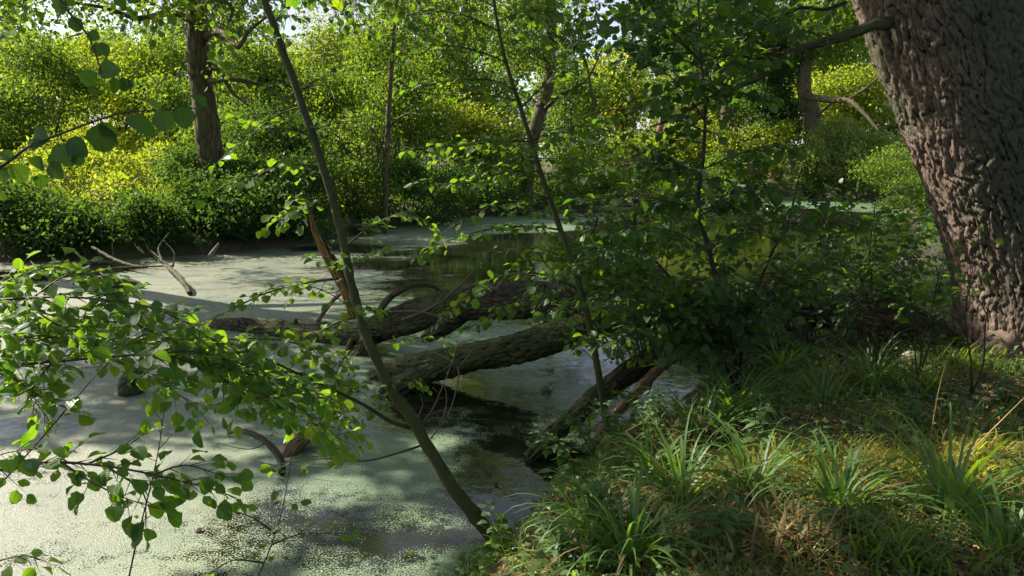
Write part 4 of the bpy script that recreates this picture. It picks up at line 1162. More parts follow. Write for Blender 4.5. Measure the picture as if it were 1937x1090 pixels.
# --- bright leaves and oak bough at upper right
Ob = Plant('oak_bough', P(1655, 48, 6.2), 'dark crooked bough growing left from the big oak near the top edge', 'branch', 'round', 'alder', 'log', 61)
MB().add(tube(PP((1680, 44, 6.3), (1650, 48, 6.1), (1600, 68, 6.0), (1545, 82, 5.9), (1500, 98, 5.8), (1445, 140, 5.7), (1400, 163, 5.6), (1340, 186, 5.5), (1280, 222, 5.4), (1230, 240, 5.4)),
                [.06, .044, .038, .034, .03, .025, .02, .015, .01, .005], 14, .04, wob=.07)).build('limb', M['log'], Ob.e, Ob.o)
for r_ in ([(1600, 5, 6.0), (1560, 18, 5.9), (1510, 15, 5.8), (1470, 40, 5.7), (1430, 50, 5.6), (1390, 75, 5.6)], [(1490, 100, 5.8), (1440, 110, 5.6), (1380, 105, 5.5), (1320, 120, 5.4)], [(1640, -30, 6), (1560, -20, 5.8), (1470, -10, 5.6), (1380, 10, 5.5)]):
    Ob.spray(PP(*r_), .016, .003, twig=.3, gap=.12, dens=.8, ls=.08, lgap=.055)
for r_ in ([(1500, 98, 5.8), (1450, 30, 5.5), (1430, 20, 5.4)], [(1480, 110, 5.7), (1460, 85, 5.4), (1440, 80, 5.3)], [(1400, 163, 5.6), (1330, 220, 5.4), (1290, 250, 5.3)], [(1390, 165, 5.6), (1320, 150, 5.4), (1260, 160, 5.3)]):
    Ob.spray(PP(*r_), .008, .002, twig=.2, gap=.08, dens=.9, ls=.08, lgap=.05)
Ob.finish()

Wd = Plant('undergrowth_sapling', PZ(1650, 640, .7), 'young leafy growth screening the far right water beside the oak', 'sapling', 'round', 'alder', 'twig', 66)
q0 = np.array(Wd.e.location); q0[2] = gz(q0[0], q0[1])
for tx, tyy, Y_ in ((1590, 420, 7.2), (1660, 350, 7.4), (1720, 440, 7.2), (1540, 520, 7.3), (1620, 500, 7.0)):
    e_ = P(tx, tyy, Y_); st_ = [q0, q0 * .55 + e_ * .45 + Wd.g.normal(0, .08, 3), e_]
    Wd.stem(st_, [.010, .007, .003], 7, name='stem')
    Wd.scrub(st_, 9, .6, twig=.28, gap=.09, dens=.9, ls=.07, lgap=.045, jit=.5)
Wd.finish()

# --- twiggy young growth by the oak foot
for i, (px, py, Y_, label, tops) in enumerate((
    (1665, 690, 5.9, 'spindly young elm beside the oak with thin twigs and small leaves', [(1600, 330), (1660, 380), (1560, 420), (1720, 400)]),
    (1740, 680, 5.7, 'low leafy sapling against the foot of the oak trunk', [(1740, 430), (1800, 480), (1700, 500)]),
    (1600, 700, 6.1, 'small dark-leaved shrub in front of the thick log end', [(1560, 500), (1530, 560)]),
    (1840, 690, 5.2, 'straggly thorny twigs with pale leaves crossing the oak trunk', [(1900, 470), (1850, 460), (1800, 560)]))):
    q = P(px, py, Y_); q[2] = gz(q[0], q[1])
    J = Plant('undergrowth_sapling', q, label, 'sapling', 'ovate', 'alder_dark' if i in (0, 2) else 'alder', 'twig', 70 + i)
    for tx, tyy in tops:
        e_ = P(tx, tyy, Y_ - .35)
        mid = q * .5 + e_ * .5 + np.array((J.g.uniform(-.15, .15), 0, .1))
        c_ = [q, q * .75 + e_ * .25 + J.g.normal(0, .04, 3), mid, e_]
        J.spray(c_, .009, .0015, twig=.32 if i < 3 else .2, gap=.09 if i < 3 else .16, dens=.9 if i < 3 else .55, ls=.068, lgap=.045, start=.42, hang=.3)
        x_ = mid + np.array((J.g.uniform(-.4, .4), -.1, J.g.uniform(.1, .4)))
        J.spray([mid, (mid + x_) / 2 + (0, 0, .04), x_], .005, .0015, twig=.2, gap=.1, dens=.8, ls=.055, lgap=.045)
    J.finish()
# ------------------------------------------------------------------ far bank: trees, shrubs, nettles
def shrub(name, label, cat, blobs, mk, n, size, clumps, csize, seed, stems=0, droop=.4, group=None, hollow=.5, bark='far_bark', srad=.05):
    """blobs: (px, py, rx_px, ry_px, depth)"""
    g = np.random.default_rng(seed)
    extra = []
    for a, b_, rx, ry, d in blobs:
        for k in range(3):
            t = g.uniform(-.1, math.pi + .1)
            extra.append((a + rx * math.cos(t) * .95, b_ - ry * math.sin(t) * .95, rx * g.uniform(.2, .4), ry * g.uniform(.25, .6), d + g.uniform(-1, 1) * .02 * d))
    blobs = list(blobs) + extra
    C = np.array([P(a, b_, d) for a, b_, _, _, d in blobs])
    Rr = np.array([(rx * d / FPX, max(rx, ry) * d / FPX * .8, ry * d / FPX) for _, _, rx, ry, d in blobs])
    base = np.array((C[0][0], C[0][1], gz(C[0][0], C[0][1])))
    e = empty(name, base, label, cat, group)
    pts, outd, cc = cloud_pts(g, C, Rr, n, clumps, csize, hollow)
    gzv = ground_z(pts[:, 0], pts[:, 1])
    k = pts[:, 2] > np.maximum(gzv, 0.02)
    foliage('foliage', e, mk, pts[k], outd[k], size, seed, droop, base)
    mb = MB()
    for i in range(26):
        t = cc[g.integers(0, len(cc))] + g.normal(0, .15, 3)
        s0 = base + np.array((g.uniform(-1, 1) * Rr[0][0] * .5, g.uniform(-.4, .4), 0))
        mb.add(tube([s0, s0 * .6 + t * .4 + np.array((g.uniform(-.3, .3), 0, .35)), t + (t - s0) * .08], [.022 * size / .09, .014 * size / .09, .004], 4, .5, cap=False))
    mb.build('twigs', M['far_bark'], e, base)
    if stems:
        for i in range(stems):
            t = cc[g.integers(0, len(cc))]
            s0 = base + np.array((g.uniform(-.3, .3), g.uniform(-.3, .3), -.1))
            mid = s0 * .5 + t * .5 + np.array((g.uniform(-.4, .4), 0, .3))
            MB().add(tube([s0, mid, t], [srad, srad * .7, srad * .2], 6, .4, wob=.08, seed=i)).build('stem', M[bark], e, base)
    return e

def T(name, label, pts, rs, mk='far_bark', sides=28, boughs=(), crown=None, leafmk='f_dark', n=9000, size=.09, seed=1, clumps=60, csize=.8, cat='tree', disp=True):
    q = [P(*p) for p in pts]
    base = q[0].copy(); base[2] = gz(q[0][0], q[0][1]) - .05
    e = empty(name, base, label, cat)
    MB().add(tube([base] + q[1:] if base[2] < q[1][2] else q, rs, sides, .12, bark_disp(16, .4, rs[0] * .09, seed) if disp else None, wob=.06, seed=seed)).build('trunk', M[mk], e, base)
    for b_, r_ in boughs:
        MB().add(tube([P(*p) for p in b_], np.linspace(r_, r_ * .2, len(b_)), 8, .2, wob=.06, seed=seed)).build('bough', M[mk], e, base)
    if crown:
        g = np.random.default_rng(seed + 50)
        C = np.array([c[:3] for c in crown], float); Rr = np.array([c[3:] for c in crown], float)
        po, od, cc = cloud_pts(g, C, Rr, n, clumps, csize, .3)
        k = ~(sunlit(po) & offframe(po)); po, od = po[k], od[k]
        foliage('crown', e, leafmk, po, od, size, seed, .4, base)
    return e

def PX(px, py, rx, ry, d, dy=None):       # crown blob from picture coordinates
    c = P(px, py, d)
    return (c[0], c[1], c[2], rx * d / FPX, (dy or max(rx, ry) * d / FPX * .8), ry * d / FPX)

T('left_bank_tree'.replace('left_', ''), 'tall dark tree trunk standing in the sunlit nettles on the left bank',
  [(398, 300, 23), (392, 255, 23), (384, 190, 23), (376, 120, 23), (372, 50, 23), (368, -40, 23), (362, -160, 23), (355, -400, 23)], [.42, .36, .34, .32, .31, .29, .26, .15],
  boughs=(([(385, 70, 23), (420, 60, 22), (450, 90, 21), (470, 60, 21), (520, 20, 20)], .12), ([(372, 45, 23), (330, 25, 22), (260, 35, 21), (200, 15, 20), (100, 0, 19)], .12), ([(388, 155, 23), (440, 150, 22), (500, 165, 22), (560, 200, 21)], .10), ([(380, 110, 23), (420, 140, 23), (440, 175, 23), (470, 200, 22)], .12),
          ([(370, 20, 23), (400, 0, 21), (440, 15, 20), (425, 60, 20)], .1), ([(365, -60, 23), (250, -120, 20), (100, -160, 18), (0, -200, 16)], .15), ([(365, -60, 23), (450, -140, 20), (560, -170, 17), (650, -180, 15)], .15)),
  crown=[PX(330, 15, 230, 45, 22), PX(120, 20, 160, 60, 20), PX(480, -30, 150, 50, 20), PX(470, 120, 60, 60, 22), PX(330, -330, 600, 300, 21, 7), (-3.5, 15, 9.5, 4.5, 4, 2.5), (-8.5, 16.5, 10, 5, 4.5, 3)],
  leafmk='f_green', n=52000, size=.10, seed=3, clumps=330, csize=.75)
T('leaning_bank_tree', 'crooked dark tree behind the thin sapling, leaning on the far bank',
  [(992, 372, 35), (997, 330, 35), (1005, 270, 35), (1022, 215, 35), (1038, 150, 35), (1042, 90, 35), (1042, 0, 35), (1035, -100, 35)], [.36, .33, .30, .30, .28, .26, .24, .2],
  boughs=(([(1022, 215, 35), (1060, 180, 34), (1110, 150, 33), (1140, 90, 33)], .12), ([(1040, 120, 35), (990, 80, 34), (950, 30, 33)], .12), ([(1042, 60, 35), (1100, 100, 34), (1120, 180, 34), (1130, 240, 34)], .09)),
  crown=[PX(1010, 60, 90, 90, 34), PX(940, 20, 90, 60, 33), PX(1010, -80, 170, 90, 34)], leafmk='f_green', n=20000, size=.12, seed=5, clumps=120, csize=1.0)
T('bank_tree', 'slender twin-stemmed dark trunk in front of the green thicket, centre left',
  [(728, 398, 26), (729, 330, 26), (733, 260, 26), (737, 180, 26), (742, 100, 26), (750, 0, 26)], [.11, .1, .09, .08, .07, .05], sides=10, disp=False,
  boughs=(([(727, 330, 26), (712, 280, 26), (703, 240, 26), (712, 190, 26)], .07), ([(731, 300, 26), (715, 260, 25.5), (690, 230, 25)], .05), ([(733, 240, 26), (770, 215, 25.5), (800, 220, 25)], .05)),
  crown=[PX(770, 50, 110, 70, 27), PX(700, 110, 60, 50, 27), PX(820, -40, 120, 60, 27)], leafmk='f_green', n=17000, size=.09, seed=6, clumps=110, csize=.7)
T('bank_tree', 'thick trunk with yellow-green herbs at its foot, behind the upper alder', [(1378, 235, 52), (1374, 200, 52), (1368, 165, 52), (1362, 120, 52), (1350, 60, 52)], [.5, .38, .34, .3, .25], boughs=(([(1366, 150, 52), (1320, 140, 50), (1270, 160, 49), (1240, 190, 48)], .2),),
  crown=[PX(1330, 40, 110, 60, 50), PX(1400, 70, 60, 50, 50)], leafmk='f_dark', n=11000, size=.2, seed=7, clumps=60, csize=1.6)
T('bank_tree', 'ivy-clad dark trunk hung with leaves right of the upper alder', [(1474, 262, 54), (1470, 220, 54), (1466, 170, 54), (1460, 110, 54), (1450, 30, 54)], [.5, .42, .4, .36, .3],
  crown=[PX(1465, 140, 46, 80, 53), PX(1440, 60, 75, 45, 53), PX(1478, 215, 38, 40, 53)], leafmk='f_dark', n=20000, size=.19, seed=8, clumps=70, csize=.9)
T('bank_tree', 'broad rough trunk above the green thicket left of the oak', [(1548, 262, 50), (1538, 225, 50), (1526, 195, 50), (1520, 150, 50), (1528, 90, 50), (1530, 20, 50)], [.75, .55, .5, .42, .36, .3],
  boughs=(([(1524, 182, 50), (1560, 188, 46), (1605, 192, 44), (1635, 215, 43), (1665, 250, 42)], .26), ([(1600, 192, 44), (1640, 165, 44), (1680, 130, 44), (1700, 110, 44)], .1), ([(1545, 220, 48), (1580, 190, 47), (1620, 165, 47)], .1)),
  crown=[PX(1540, 60, 80, 50, 50), PX(1600, 20, 90, 50, 50)], leafmk='f_green', n=12000, size=.18, seed=9, clumps=60, csize=1.4)
T('bank_tree', 'reddish slanting trunk half hidden behind the upper alder leaves', [(1225, 200, 50), (1270, 175, 50), (1310, 155, 50), (1345, 120, 50)], [.22, .2, .18, .12], mk='log_red', sides=10, disp=False)
T('bank_tree', 'thin dead grey tree with bare twigs against the sky gap', [(1142, 250, 60), (1140, 190, 60), (1136, 130, 60), (1140, 80, 60)], [.12, .1, .08, .03], mk='pale_twig', sides=7, disp=False,
  boughs=tuple(([(1140, 200 - 14 * k, 60), (1140 + d_ * 12, 175 - 14 * k, 60), (1140 + d_ * 20, 140 - 14 * k, 60)], .05) for k, d_ in enumerate((1, -1, 1, -1, 1, -1))))

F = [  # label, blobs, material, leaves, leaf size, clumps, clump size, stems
 ('shady shrub hanging over the dark water edge at far left', [(40, 400, 100, 55, 20), (110, 440, 70, 35, 19.5)], 'f_dark', 13000, .085, 120, .5, 4),  # this shrub and the next: dark leaf colour stands in for deep shadow
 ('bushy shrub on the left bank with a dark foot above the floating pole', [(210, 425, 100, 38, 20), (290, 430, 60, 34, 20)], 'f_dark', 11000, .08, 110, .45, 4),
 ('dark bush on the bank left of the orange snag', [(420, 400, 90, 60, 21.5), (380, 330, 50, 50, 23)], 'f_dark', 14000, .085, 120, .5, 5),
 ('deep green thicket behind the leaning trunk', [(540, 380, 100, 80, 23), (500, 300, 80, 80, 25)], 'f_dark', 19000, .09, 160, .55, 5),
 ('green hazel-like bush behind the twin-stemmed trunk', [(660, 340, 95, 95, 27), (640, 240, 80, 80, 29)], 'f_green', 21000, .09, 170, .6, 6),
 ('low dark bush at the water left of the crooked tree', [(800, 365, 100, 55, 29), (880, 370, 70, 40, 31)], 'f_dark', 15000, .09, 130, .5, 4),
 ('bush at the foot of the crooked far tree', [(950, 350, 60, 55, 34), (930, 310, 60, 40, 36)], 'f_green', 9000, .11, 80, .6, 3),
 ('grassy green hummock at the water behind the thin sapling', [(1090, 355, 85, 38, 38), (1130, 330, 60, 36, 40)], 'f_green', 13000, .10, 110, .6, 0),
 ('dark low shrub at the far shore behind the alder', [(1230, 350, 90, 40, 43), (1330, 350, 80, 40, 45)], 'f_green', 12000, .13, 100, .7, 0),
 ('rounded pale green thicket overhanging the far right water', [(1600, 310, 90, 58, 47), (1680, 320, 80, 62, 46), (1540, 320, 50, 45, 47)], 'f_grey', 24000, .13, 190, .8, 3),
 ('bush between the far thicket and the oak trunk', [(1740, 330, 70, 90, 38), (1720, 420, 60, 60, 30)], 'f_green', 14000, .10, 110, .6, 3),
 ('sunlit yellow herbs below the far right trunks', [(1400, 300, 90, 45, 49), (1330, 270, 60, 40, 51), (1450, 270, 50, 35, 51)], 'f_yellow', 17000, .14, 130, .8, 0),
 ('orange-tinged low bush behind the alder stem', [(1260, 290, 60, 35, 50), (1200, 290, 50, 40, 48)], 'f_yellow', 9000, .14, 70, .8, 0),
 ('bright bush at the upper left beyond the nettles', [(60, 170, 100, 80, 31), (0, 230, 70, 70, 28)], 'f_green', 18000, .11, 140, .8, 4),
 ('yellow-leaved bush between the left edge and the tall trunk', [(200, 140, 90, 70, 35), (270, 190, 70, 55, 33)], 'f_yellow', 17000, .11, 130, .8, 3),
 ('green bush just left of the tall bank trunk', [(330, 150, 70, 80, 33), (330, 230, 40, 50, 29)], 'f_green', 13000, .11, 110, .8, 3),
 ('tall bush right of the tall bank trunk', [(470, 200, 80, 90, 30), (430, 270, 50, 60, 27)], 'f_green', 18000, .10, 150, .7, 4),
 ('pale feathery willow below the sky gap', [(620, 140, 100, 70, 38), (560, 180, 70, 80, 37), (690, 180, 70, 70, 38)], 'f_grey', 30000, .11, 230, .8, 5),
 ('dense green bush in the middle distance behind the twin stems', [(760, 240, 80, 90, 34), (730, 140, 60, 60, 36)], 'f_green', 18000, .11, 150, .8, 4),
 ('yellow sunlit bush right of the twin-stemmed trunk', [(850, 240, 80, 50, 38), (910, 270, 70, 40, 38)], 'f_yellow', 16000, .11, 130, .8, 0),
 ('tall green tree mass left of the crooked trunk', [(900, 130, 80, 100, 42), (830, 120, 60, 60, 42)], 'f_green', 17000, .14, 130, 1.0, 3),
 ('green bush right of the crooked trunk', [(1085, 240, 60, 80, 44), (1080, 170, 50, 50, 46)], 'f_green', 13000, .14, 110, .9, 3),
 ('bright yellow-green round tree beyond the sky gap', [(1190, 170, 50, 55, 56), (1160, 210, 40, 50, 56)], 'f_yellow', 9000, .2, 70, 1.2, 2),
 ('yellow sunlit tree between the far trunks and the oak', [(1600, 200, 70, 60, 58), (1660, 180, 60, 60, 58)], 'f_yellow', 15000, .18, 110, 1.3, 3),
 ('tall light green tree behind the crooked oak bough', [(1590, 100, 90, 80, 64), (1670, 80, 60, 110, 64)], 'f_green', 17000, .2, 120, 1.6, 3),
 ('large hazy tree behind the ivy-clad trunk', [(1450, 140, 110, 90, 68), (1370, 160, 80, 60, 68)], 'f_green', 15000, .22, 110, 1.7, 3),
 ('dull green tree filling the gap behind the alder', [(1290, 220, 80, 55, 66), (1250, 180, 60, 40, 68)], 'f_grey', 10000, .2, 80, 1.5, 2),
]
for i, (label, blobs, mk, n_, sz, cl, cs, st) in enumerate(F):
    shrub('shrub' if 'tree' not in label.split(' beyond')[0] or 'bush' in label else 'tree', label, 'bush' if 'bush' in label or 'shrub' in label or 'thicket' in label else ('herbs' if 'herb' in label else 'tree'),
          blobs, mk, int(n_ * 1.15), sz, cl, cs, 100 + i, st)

# distant wood behind everything
# wood behind the camera, the far side of the path
g = np.random.default_rng(444)
C = np.array([(-11 + k * 3.6, -8 - 2 * abs(math.sin(k)), 4.5 + math.sin(k * 2)) for k in range(8)] + [(13, -4, 5), (14, 0, 5), (13.5, 5, 4.5)]); Rr = np.tile((2.6, 1.8, 4.5), (len(C), 1))
po, od, cc = cloud_pts(g, C, Rr, 26000, 330, 1.1, .4, .9)
foliage('wood_behind_path', None, 'f_dark', po, od, .26, 445, .3)
g = np.random.default_rng(77)
C, Rr = [], []
for k in range(46):
    px = -500 + k * 66 + g.uniform(-20, 20)
    Yd = g.uniform(85, 105)
    top = 20 + 40 * math.sin(k * 1.3) + g.uniform(-20, 20)
    if 500 < px < 740: top = 95
    if 1060 < px < 1180: top = 110
    c_ = P(px, top + 150, Yd)
    C.append(c_); Rr.append((5.5, 5, 150 * Yd / FPX))
pts, outd, cc = cloud_pts(g, np.array(C), np.array(Rr), 72000, 1200, 2.4, .5)
fw = foliage('distant_wood', None, 'f_far', pts, outd, .72, 78, .3, (0, 0, 0))

# nettle bed on the left bank
def scatter(n, x0, x1, y0, y1, g, cond):
    x = g.uniform(x0, x1, n); y = g.uniform(y0, y1, n)
    k = cond(x, y)
    return x[k], y[k]
g = np.random.default_rng(90)
x, y = scatter(150000, -26, -3, 18, 40, g, lambda x, y: (pond_sd(x, y) > 1.3) & (x < -3.6 - (y - 18) * .15) & (x / y < -0.30 + .0 * y))
d_ = pond_sd(x, y)
hgt = .9 + .35 * np.sin(x * 1.3) * np.sin(y * 1.1 + 1) + .2 * np.sin(x * 3.1 + y * 2)
z = ground_z(x, y) + hgt * (1 - g.uniform(0, 1, len(x)) ** 1.8 * .9) * sst(.2, 1.4, d_)
pts = np.stack([x, y, z], -1)
nb = foliage('nettle_bed', None, 'f_yellow', pts, np.tile((0, 0, .3), (len(pts), 1)), .12, 91, .35, aspect=.75)
# low growth along the rest of the far bank
x, y = scatter(140000, -24, 34, 16, 62, g, lambda x, y: (pond_sd(x, y) > .15) & (pond_sd(x, y) < 7) & ((x / y > -.31) | (pond_sd(x, y) < 1.5)))
z = ground_z(x, y) + g.uniform(0, 1, len(x)) ** 1.5 * (.35 + .35 * np.sin(x * 1.7) * np.sin(y))
pts = np.stack([x, y, z], -1)
sd_ = pond_sd(x, y) + .4 * np.sin(x * 2.2)
for nm_, mk_, k_ in (('bank_herbs', 'f_green', sd_ > 1.6), ('shore_herbs', 'f_dark', sd_ <= 1.6)):  # herbs nearest the water coloured darker, as a painted band of shadow
    foliage(nm_, None, mk_, pts[k_], np.tile((0, 0, .3), (k_.sum(), 1)), .13, 92, .3)

# ferns along the dark far shore
fern_proto = None
def fern_mesh(seed):
    g = np.random.default_rng(seed)
    MVs, MFs, n0 = [], [], 0
    V, F_ = [], []
    for k in range(13):
        a = g.uniform(0, 2 * math.pi); L = g.uniform(.6, 1.0)
        dr = np.array((math.cos(a), math.sin(a), 0)); sdv = np.array((-math.sin(a), math.cos(a), 0))
        for j in range(13):
            t = (j + .5) / 13
            p = dr * L * t * .9 + np.array((0, 0, L * (.75 * t - .85 * t * t)))
            wl = .17 * L * math.sin(math.pi * min(1, t * .85 + .12)) + .01
            for sg in (-1, 1):
                b = len(V)
                V += [p - dr * .022, p + dr * .022, p + sdv * sg * wl + dr * .05 - np.array((0, 0, wl * .35))]
                F_ += [(b, b + 1, b + 2)]
    return np.array(V), np.array(F_)
fms = []
for k in range(3):
    V, F_ = fern_mesh(k)
    fms.append(mesh_np('fern', V, [F_], M['f_dark' if k else 'f_green']))
g = np.random.default_rng(12)
for k in range(26):
    px = 330 + k * 28 + g.uniform(-10, 10)
    yy = np.interp(px, [0, 250, 450, 600, 700, 780, 900, 1060], [495, 490, 478, 458, 440, 424, 408, 396])
    q = PZ(px, yy); q[1] += .35 + g.uniform(0, .4); q[2] = max(.1, gz(q[0], q[1]) - .05)
    f_ = link('fern', fms[k % 3], None, tuple(q))
    s_ = g.uniform(.8, 1.25) * (1 + (q[1] - 18) * .012)
    f_.scale = (s_, s_, s_); f_.rotation_euler = (.25, 0, g.uniform(0, 6))
    tag(f_, 'fern with arching fronds on the dark far shore', 'fern', 'ferns along the far shore')
# ------------------------------------------------------------------ near bank
def blade_mesh(seed, mk, width=.0085, segs=7, bendy=1.0):
    g = np.random.default_rng(seed)
    V, F_ = [], []
    a0 = g.uniform(.05, .35); k_ = g.uniform(1.2, 2.9) * bendy
    p = np.zeros(3); ang = a0; tw = g.uniform(-.6, .6)
    for i in range(segs + 1):
        t = i / segs
        w_ = width * (1 - t ** 2.2) * (.6 + .4 * min(1, t * 4)) + .0004
        sx = np.array((math.cos(tw * t), math.sin(tw * t) * .5, 0))
        V += [p - sx * w_, p + np.array((0, 0, -w_ * .4)), p + sx * w_]
        ang = a0 + k_ * t ** 1.6
        p = p + np.array((0, math.sin(ang), math.cos(ang))) / segs
    for i in range(segs):
        b = i * 3
        F_ += [(b, b + 1, b + 4, b + 3), (b + 1, b + 2, b + 5, b + 4)]
    return np.array(V), np.array(F_)
BL = [blade_mesh(k, None) for k in range(8)]
def cheap_blade(k):
    V, F_ = blade_mesh(k, None, .011, 3, .8)
    V = V.reshape(-1, 3, 3)[:, (0, 2)].reshape(-1, 3)
    return V, np.array([(2 * i, 2 * i + 1, 2 * i + 3, 2 * i + 2) for i in range(3)])
BC = [cheap_blade(k) for k in range(8)]
dead_me = [mesh_np('blade', V, [F_], M['straw'], smooth=True) for V, F_ in BL[:4]]
blade_me = [mesh_np('blade', V, [F_], M['sedge'], smooth=True) for V, F_ in BL]
def joined_blades(name, xyz, L, az, lean, mk, parent=None, origin=(0, 0, 0), seed=0, width=1.0, lib=None):
    g = np.random.default_rng(seed)
    n = len(xyz)
    Vs, Fs, lv, n0 = [], [], [], 0
    idx = g.integers(0, 8, n)
    ca, sa = np.cos(az), np.sin(az)
    for k in range(8):
        r_ = idx == k
        if not r_.any(): continue
        tV, tF = (lib or BC)[k]
        x_, y_, z_ = tV[:, 0] * width, tV[:, 1], tV[:, 2]
        cl, sl = np.cos(lean[r_])[:, None], np.sin(lean[r_])[:, None]
        y2 = y_[None] * cl + z_[None] * sl; z2 = -y_[None] * sl + z_[None] * cl
        LL = L[r_][:, None]
        X = (x_[None] * ca[r_][:, None] * np.ones_like(LL) / 1.0 * .7 - y2 * sa[r_][:, None] * LL)
        Yy = (x_[None] * sa[r_][:, None] * .7 + y2 * ca[r_][:, None] * LL)
        V = np.stack([X, Yy, z2 * LL], -1) + (xyz[r_] - np.asarray(origin))[:, None]
        m_ = len(tV)
        Fs.append((tF[None] + (np.arange(r_.sum()) * m_)[:, None, None]).reshape(-1, 4) + n0)
        Vs.append(V.reshape(-1, 3)); lv.append(np.repeat(g.uniform(0, 1, r_.sum()), m_)); n0 += r_.sum() * m_
    me = mesh_np(name, np.concatenate(Vs), [np.concatenate(Fs)], M[mk], attrs={'lv': np.concatenate(lv)}, smooth=True)
    return link(name, me, parent)

def tuft(px, py, label, nbl, L, Y_=None, individual=True, mk='sedge', spread=.07, seed=0, cat='grass tuft', leanmax=.55, name='sedge_tuft', group=None):
    g = np.random.default_rng(seed)
    q = P(px, py, Y_) if Y_ else None
    if q is None:
        z_ = .7
        for _ in range(12):
            q = PZ(px, py, z_); z_ = .5 * z_ + .5 * max(0, gz(q[0], q[1]))
    q[2] = gz(q[0], q[1]) - .01
    if individual:
        e = empty(name, q, label, cat, group)
        for i in range(nbl):
            old = g.uniform() < .14
            o = bpy.data.objects.new('blade', dead_me[int(g.integers(0, 4))] if old else blade_me[int(g.integers(0, 8))])
            COL.objects.link(o)
            o.parent = e
            a = g.uniform(0, 2 * math.pi); r_ = g.uniform(0, spread)
            o.location = (r_ * -math.sin(a), r_ * math.cos(a), 0)
            s_ = L * g.uniform(.55, 1.15)
            o.rotation_euler = (-g.uniform(0, leanmax) - (.5 if old else 0), g.normal(0, .15), a + g.normal(0, .6))
            o.rotation_mode = 'XYZ'
            o.scale = (g.uniform(.8, 1.25), s_, s_)
        return e
    xyz = q + np.stack([g.normal(0, spread, nbl), g.normal(0, spread, nbl), np.zeros(nbl)], -1)
    o = joined_blades(name, xyz, L * g.uniform(.5, 1.15, nbl), g.uniform(0, 6.28, nbl), g.uniform(0, leanmax, nbl), mk, None, q, seed)
    o.location = q
    return tag(o, label, cat, group)

for i, (px, py, label, nb_, L) in enumerate((
    (1425, 925, 'upright sedge tuft with bright folded blades in the middle sun patch', 46, .62),
    (1590, 955, 'spreading sedge tuft with shiny blades right of the middle sun patch', 44, .6),
    (1800, 975, 'long arching sedge tuft near the right edge', 46, .75),
    (1390, 800, 'tall pale sedge blades at the water edge beside the thin log ends', 40, .72),
    (1560, 770, 'sedge tuft with drooping blades in the shade below the thick log end', 42, .62),
    (1190, 1060, 'big bent sedge clump at the bottom edge, lowest on the bank', 60, .62),
    (1290, 940, 'loose sedge clump on the bank slope left of the middle sun patch', 52, .6),
    (1230, 900, 'sedge clump with thin blades hanging over the duckweed edge', 46, .5),
    (1900, 1050, 'dark sedge clump in the bottom right corner', 52, .5),
    (1480, 700, 'tall sedge under the dark root of the fallen tree', 40, .7),
    (1330, 830, 'dense rushy clump at the water edge with bent tips', 60, .6),
    (1120, 1010, 'wispy sedge at the lower bank edge beside pale leaves', 44, .45),
    (1650, 730, 'arching sedge in front of the dark log end by the oak', 40, .6),
    (1100, 1090, 'low sedge clump touching the bottom edge by bright seedling', 40, .4))):
    tuft(px, py, label, int(nb_ * 1.35), L * 1.1, seed=300 + i, leanmax=.75, spread=.09)
for i, (px, py, label, nb_, L, mk) in enumerate((
    (1500, 1040, 'flattened dry straw tuft at the bottom of the picture', 160, .3, 'straw'),
    (1310, 845, 'bleached dead grass tuft on the shady slope by the water', 120, .4, 'straw'),
    (1860, 870, 'dry golden grass tuft in the right-hand sun patch', 80, .28, 'sun_yellow'),  # this tuft and the next two: blade colour brightened to look sunlit
    (1730, 900, 'short bright green grass tuft in the right-hand sun patch', 80, .24, 'sun_yellow'),
    (1480, 880, 'fine yellow-green grass tuft in the middle sun patch', 80, .26, 'sun_yellow'),
    (1690, 1060, 'dark fine grass tuft at the bottom right', 150, .3, 'grass'),
    (1830, 700, 'dark grass tuft at the foot of the oak', 120, .35, 'grass'),
    (1900, 680, 'grass tuft against the right side of the oak foot', 120, .35, 'grass'),
    (1750, 740, 'leafy grass tuft in the shade below the log root', 120, .32, 'grass'))):
    tuft(px, py, label, nb_, L, individual=False, mk=mk, spread=.085, seed=400 + i, leanmax=.8, name='grass_tuft')

g = np.random.default_rng(55)
def near_pts(n, dmin=.0, ymax=14, dens=None):
    x, y = scatter(n, -1.5, 9, 2.0, ymax, g, lambda x, y: pond_sd(x, y) > dmin)
    if dens is not None:
        k = g.uniform(0, 1, len(x)) < dens(x, y)
        x, y = x[k], y[k]
    return np.stack([x, y, ground_z(x, y) - .005], -1)
pn = lambda x, y: np.clip(.55 + .45 * np.sin(x * 2.1 + 1.3 * np.sin(y * 1.7)) * np.sin(y * 2.6 + x), .08, 1) * np.where(pond_sd(x, y) < .8, 1.5, 1)
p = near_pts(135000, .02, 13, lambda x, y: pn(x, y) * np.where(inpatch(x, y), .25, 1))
joined_blades('grass_carpet', p, g.uniform(.07, .26, len(p)), g.uniform(0, 6.28, len(p)), g.uniform(.1, 1.1, len(p)), 'grass', width=.45)['kind'] = 'stuff'
p = near_pts(6500, .05, 9)
joined_blades('dry_grass', p, g.uniform(.08, .3, len(p)), g.uniform(0, 6.28, len(p)), g.uniform(.5, 1.35, len(p)), 'straw', width=.3)['kind'] = 'stuff'
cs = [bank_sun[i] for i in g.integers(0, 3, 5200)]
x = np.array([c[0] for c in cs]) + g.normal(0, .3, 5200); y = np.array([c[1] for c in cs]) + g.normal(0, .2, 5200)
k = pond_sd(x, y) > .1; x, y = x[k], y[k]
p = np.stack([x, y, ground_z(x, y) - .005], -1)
joined_blades('sun_yellow_grass', p, g.uniform(.06, .2, len(p)), g.uniform(0, 6.28, len(p)), g.uniform(.2, 1.2, len(p)), 'sun_yellow', width=.35)['kind'] = 'stuff'  # brighter blades only around the sun patches, sunlight put into their colour
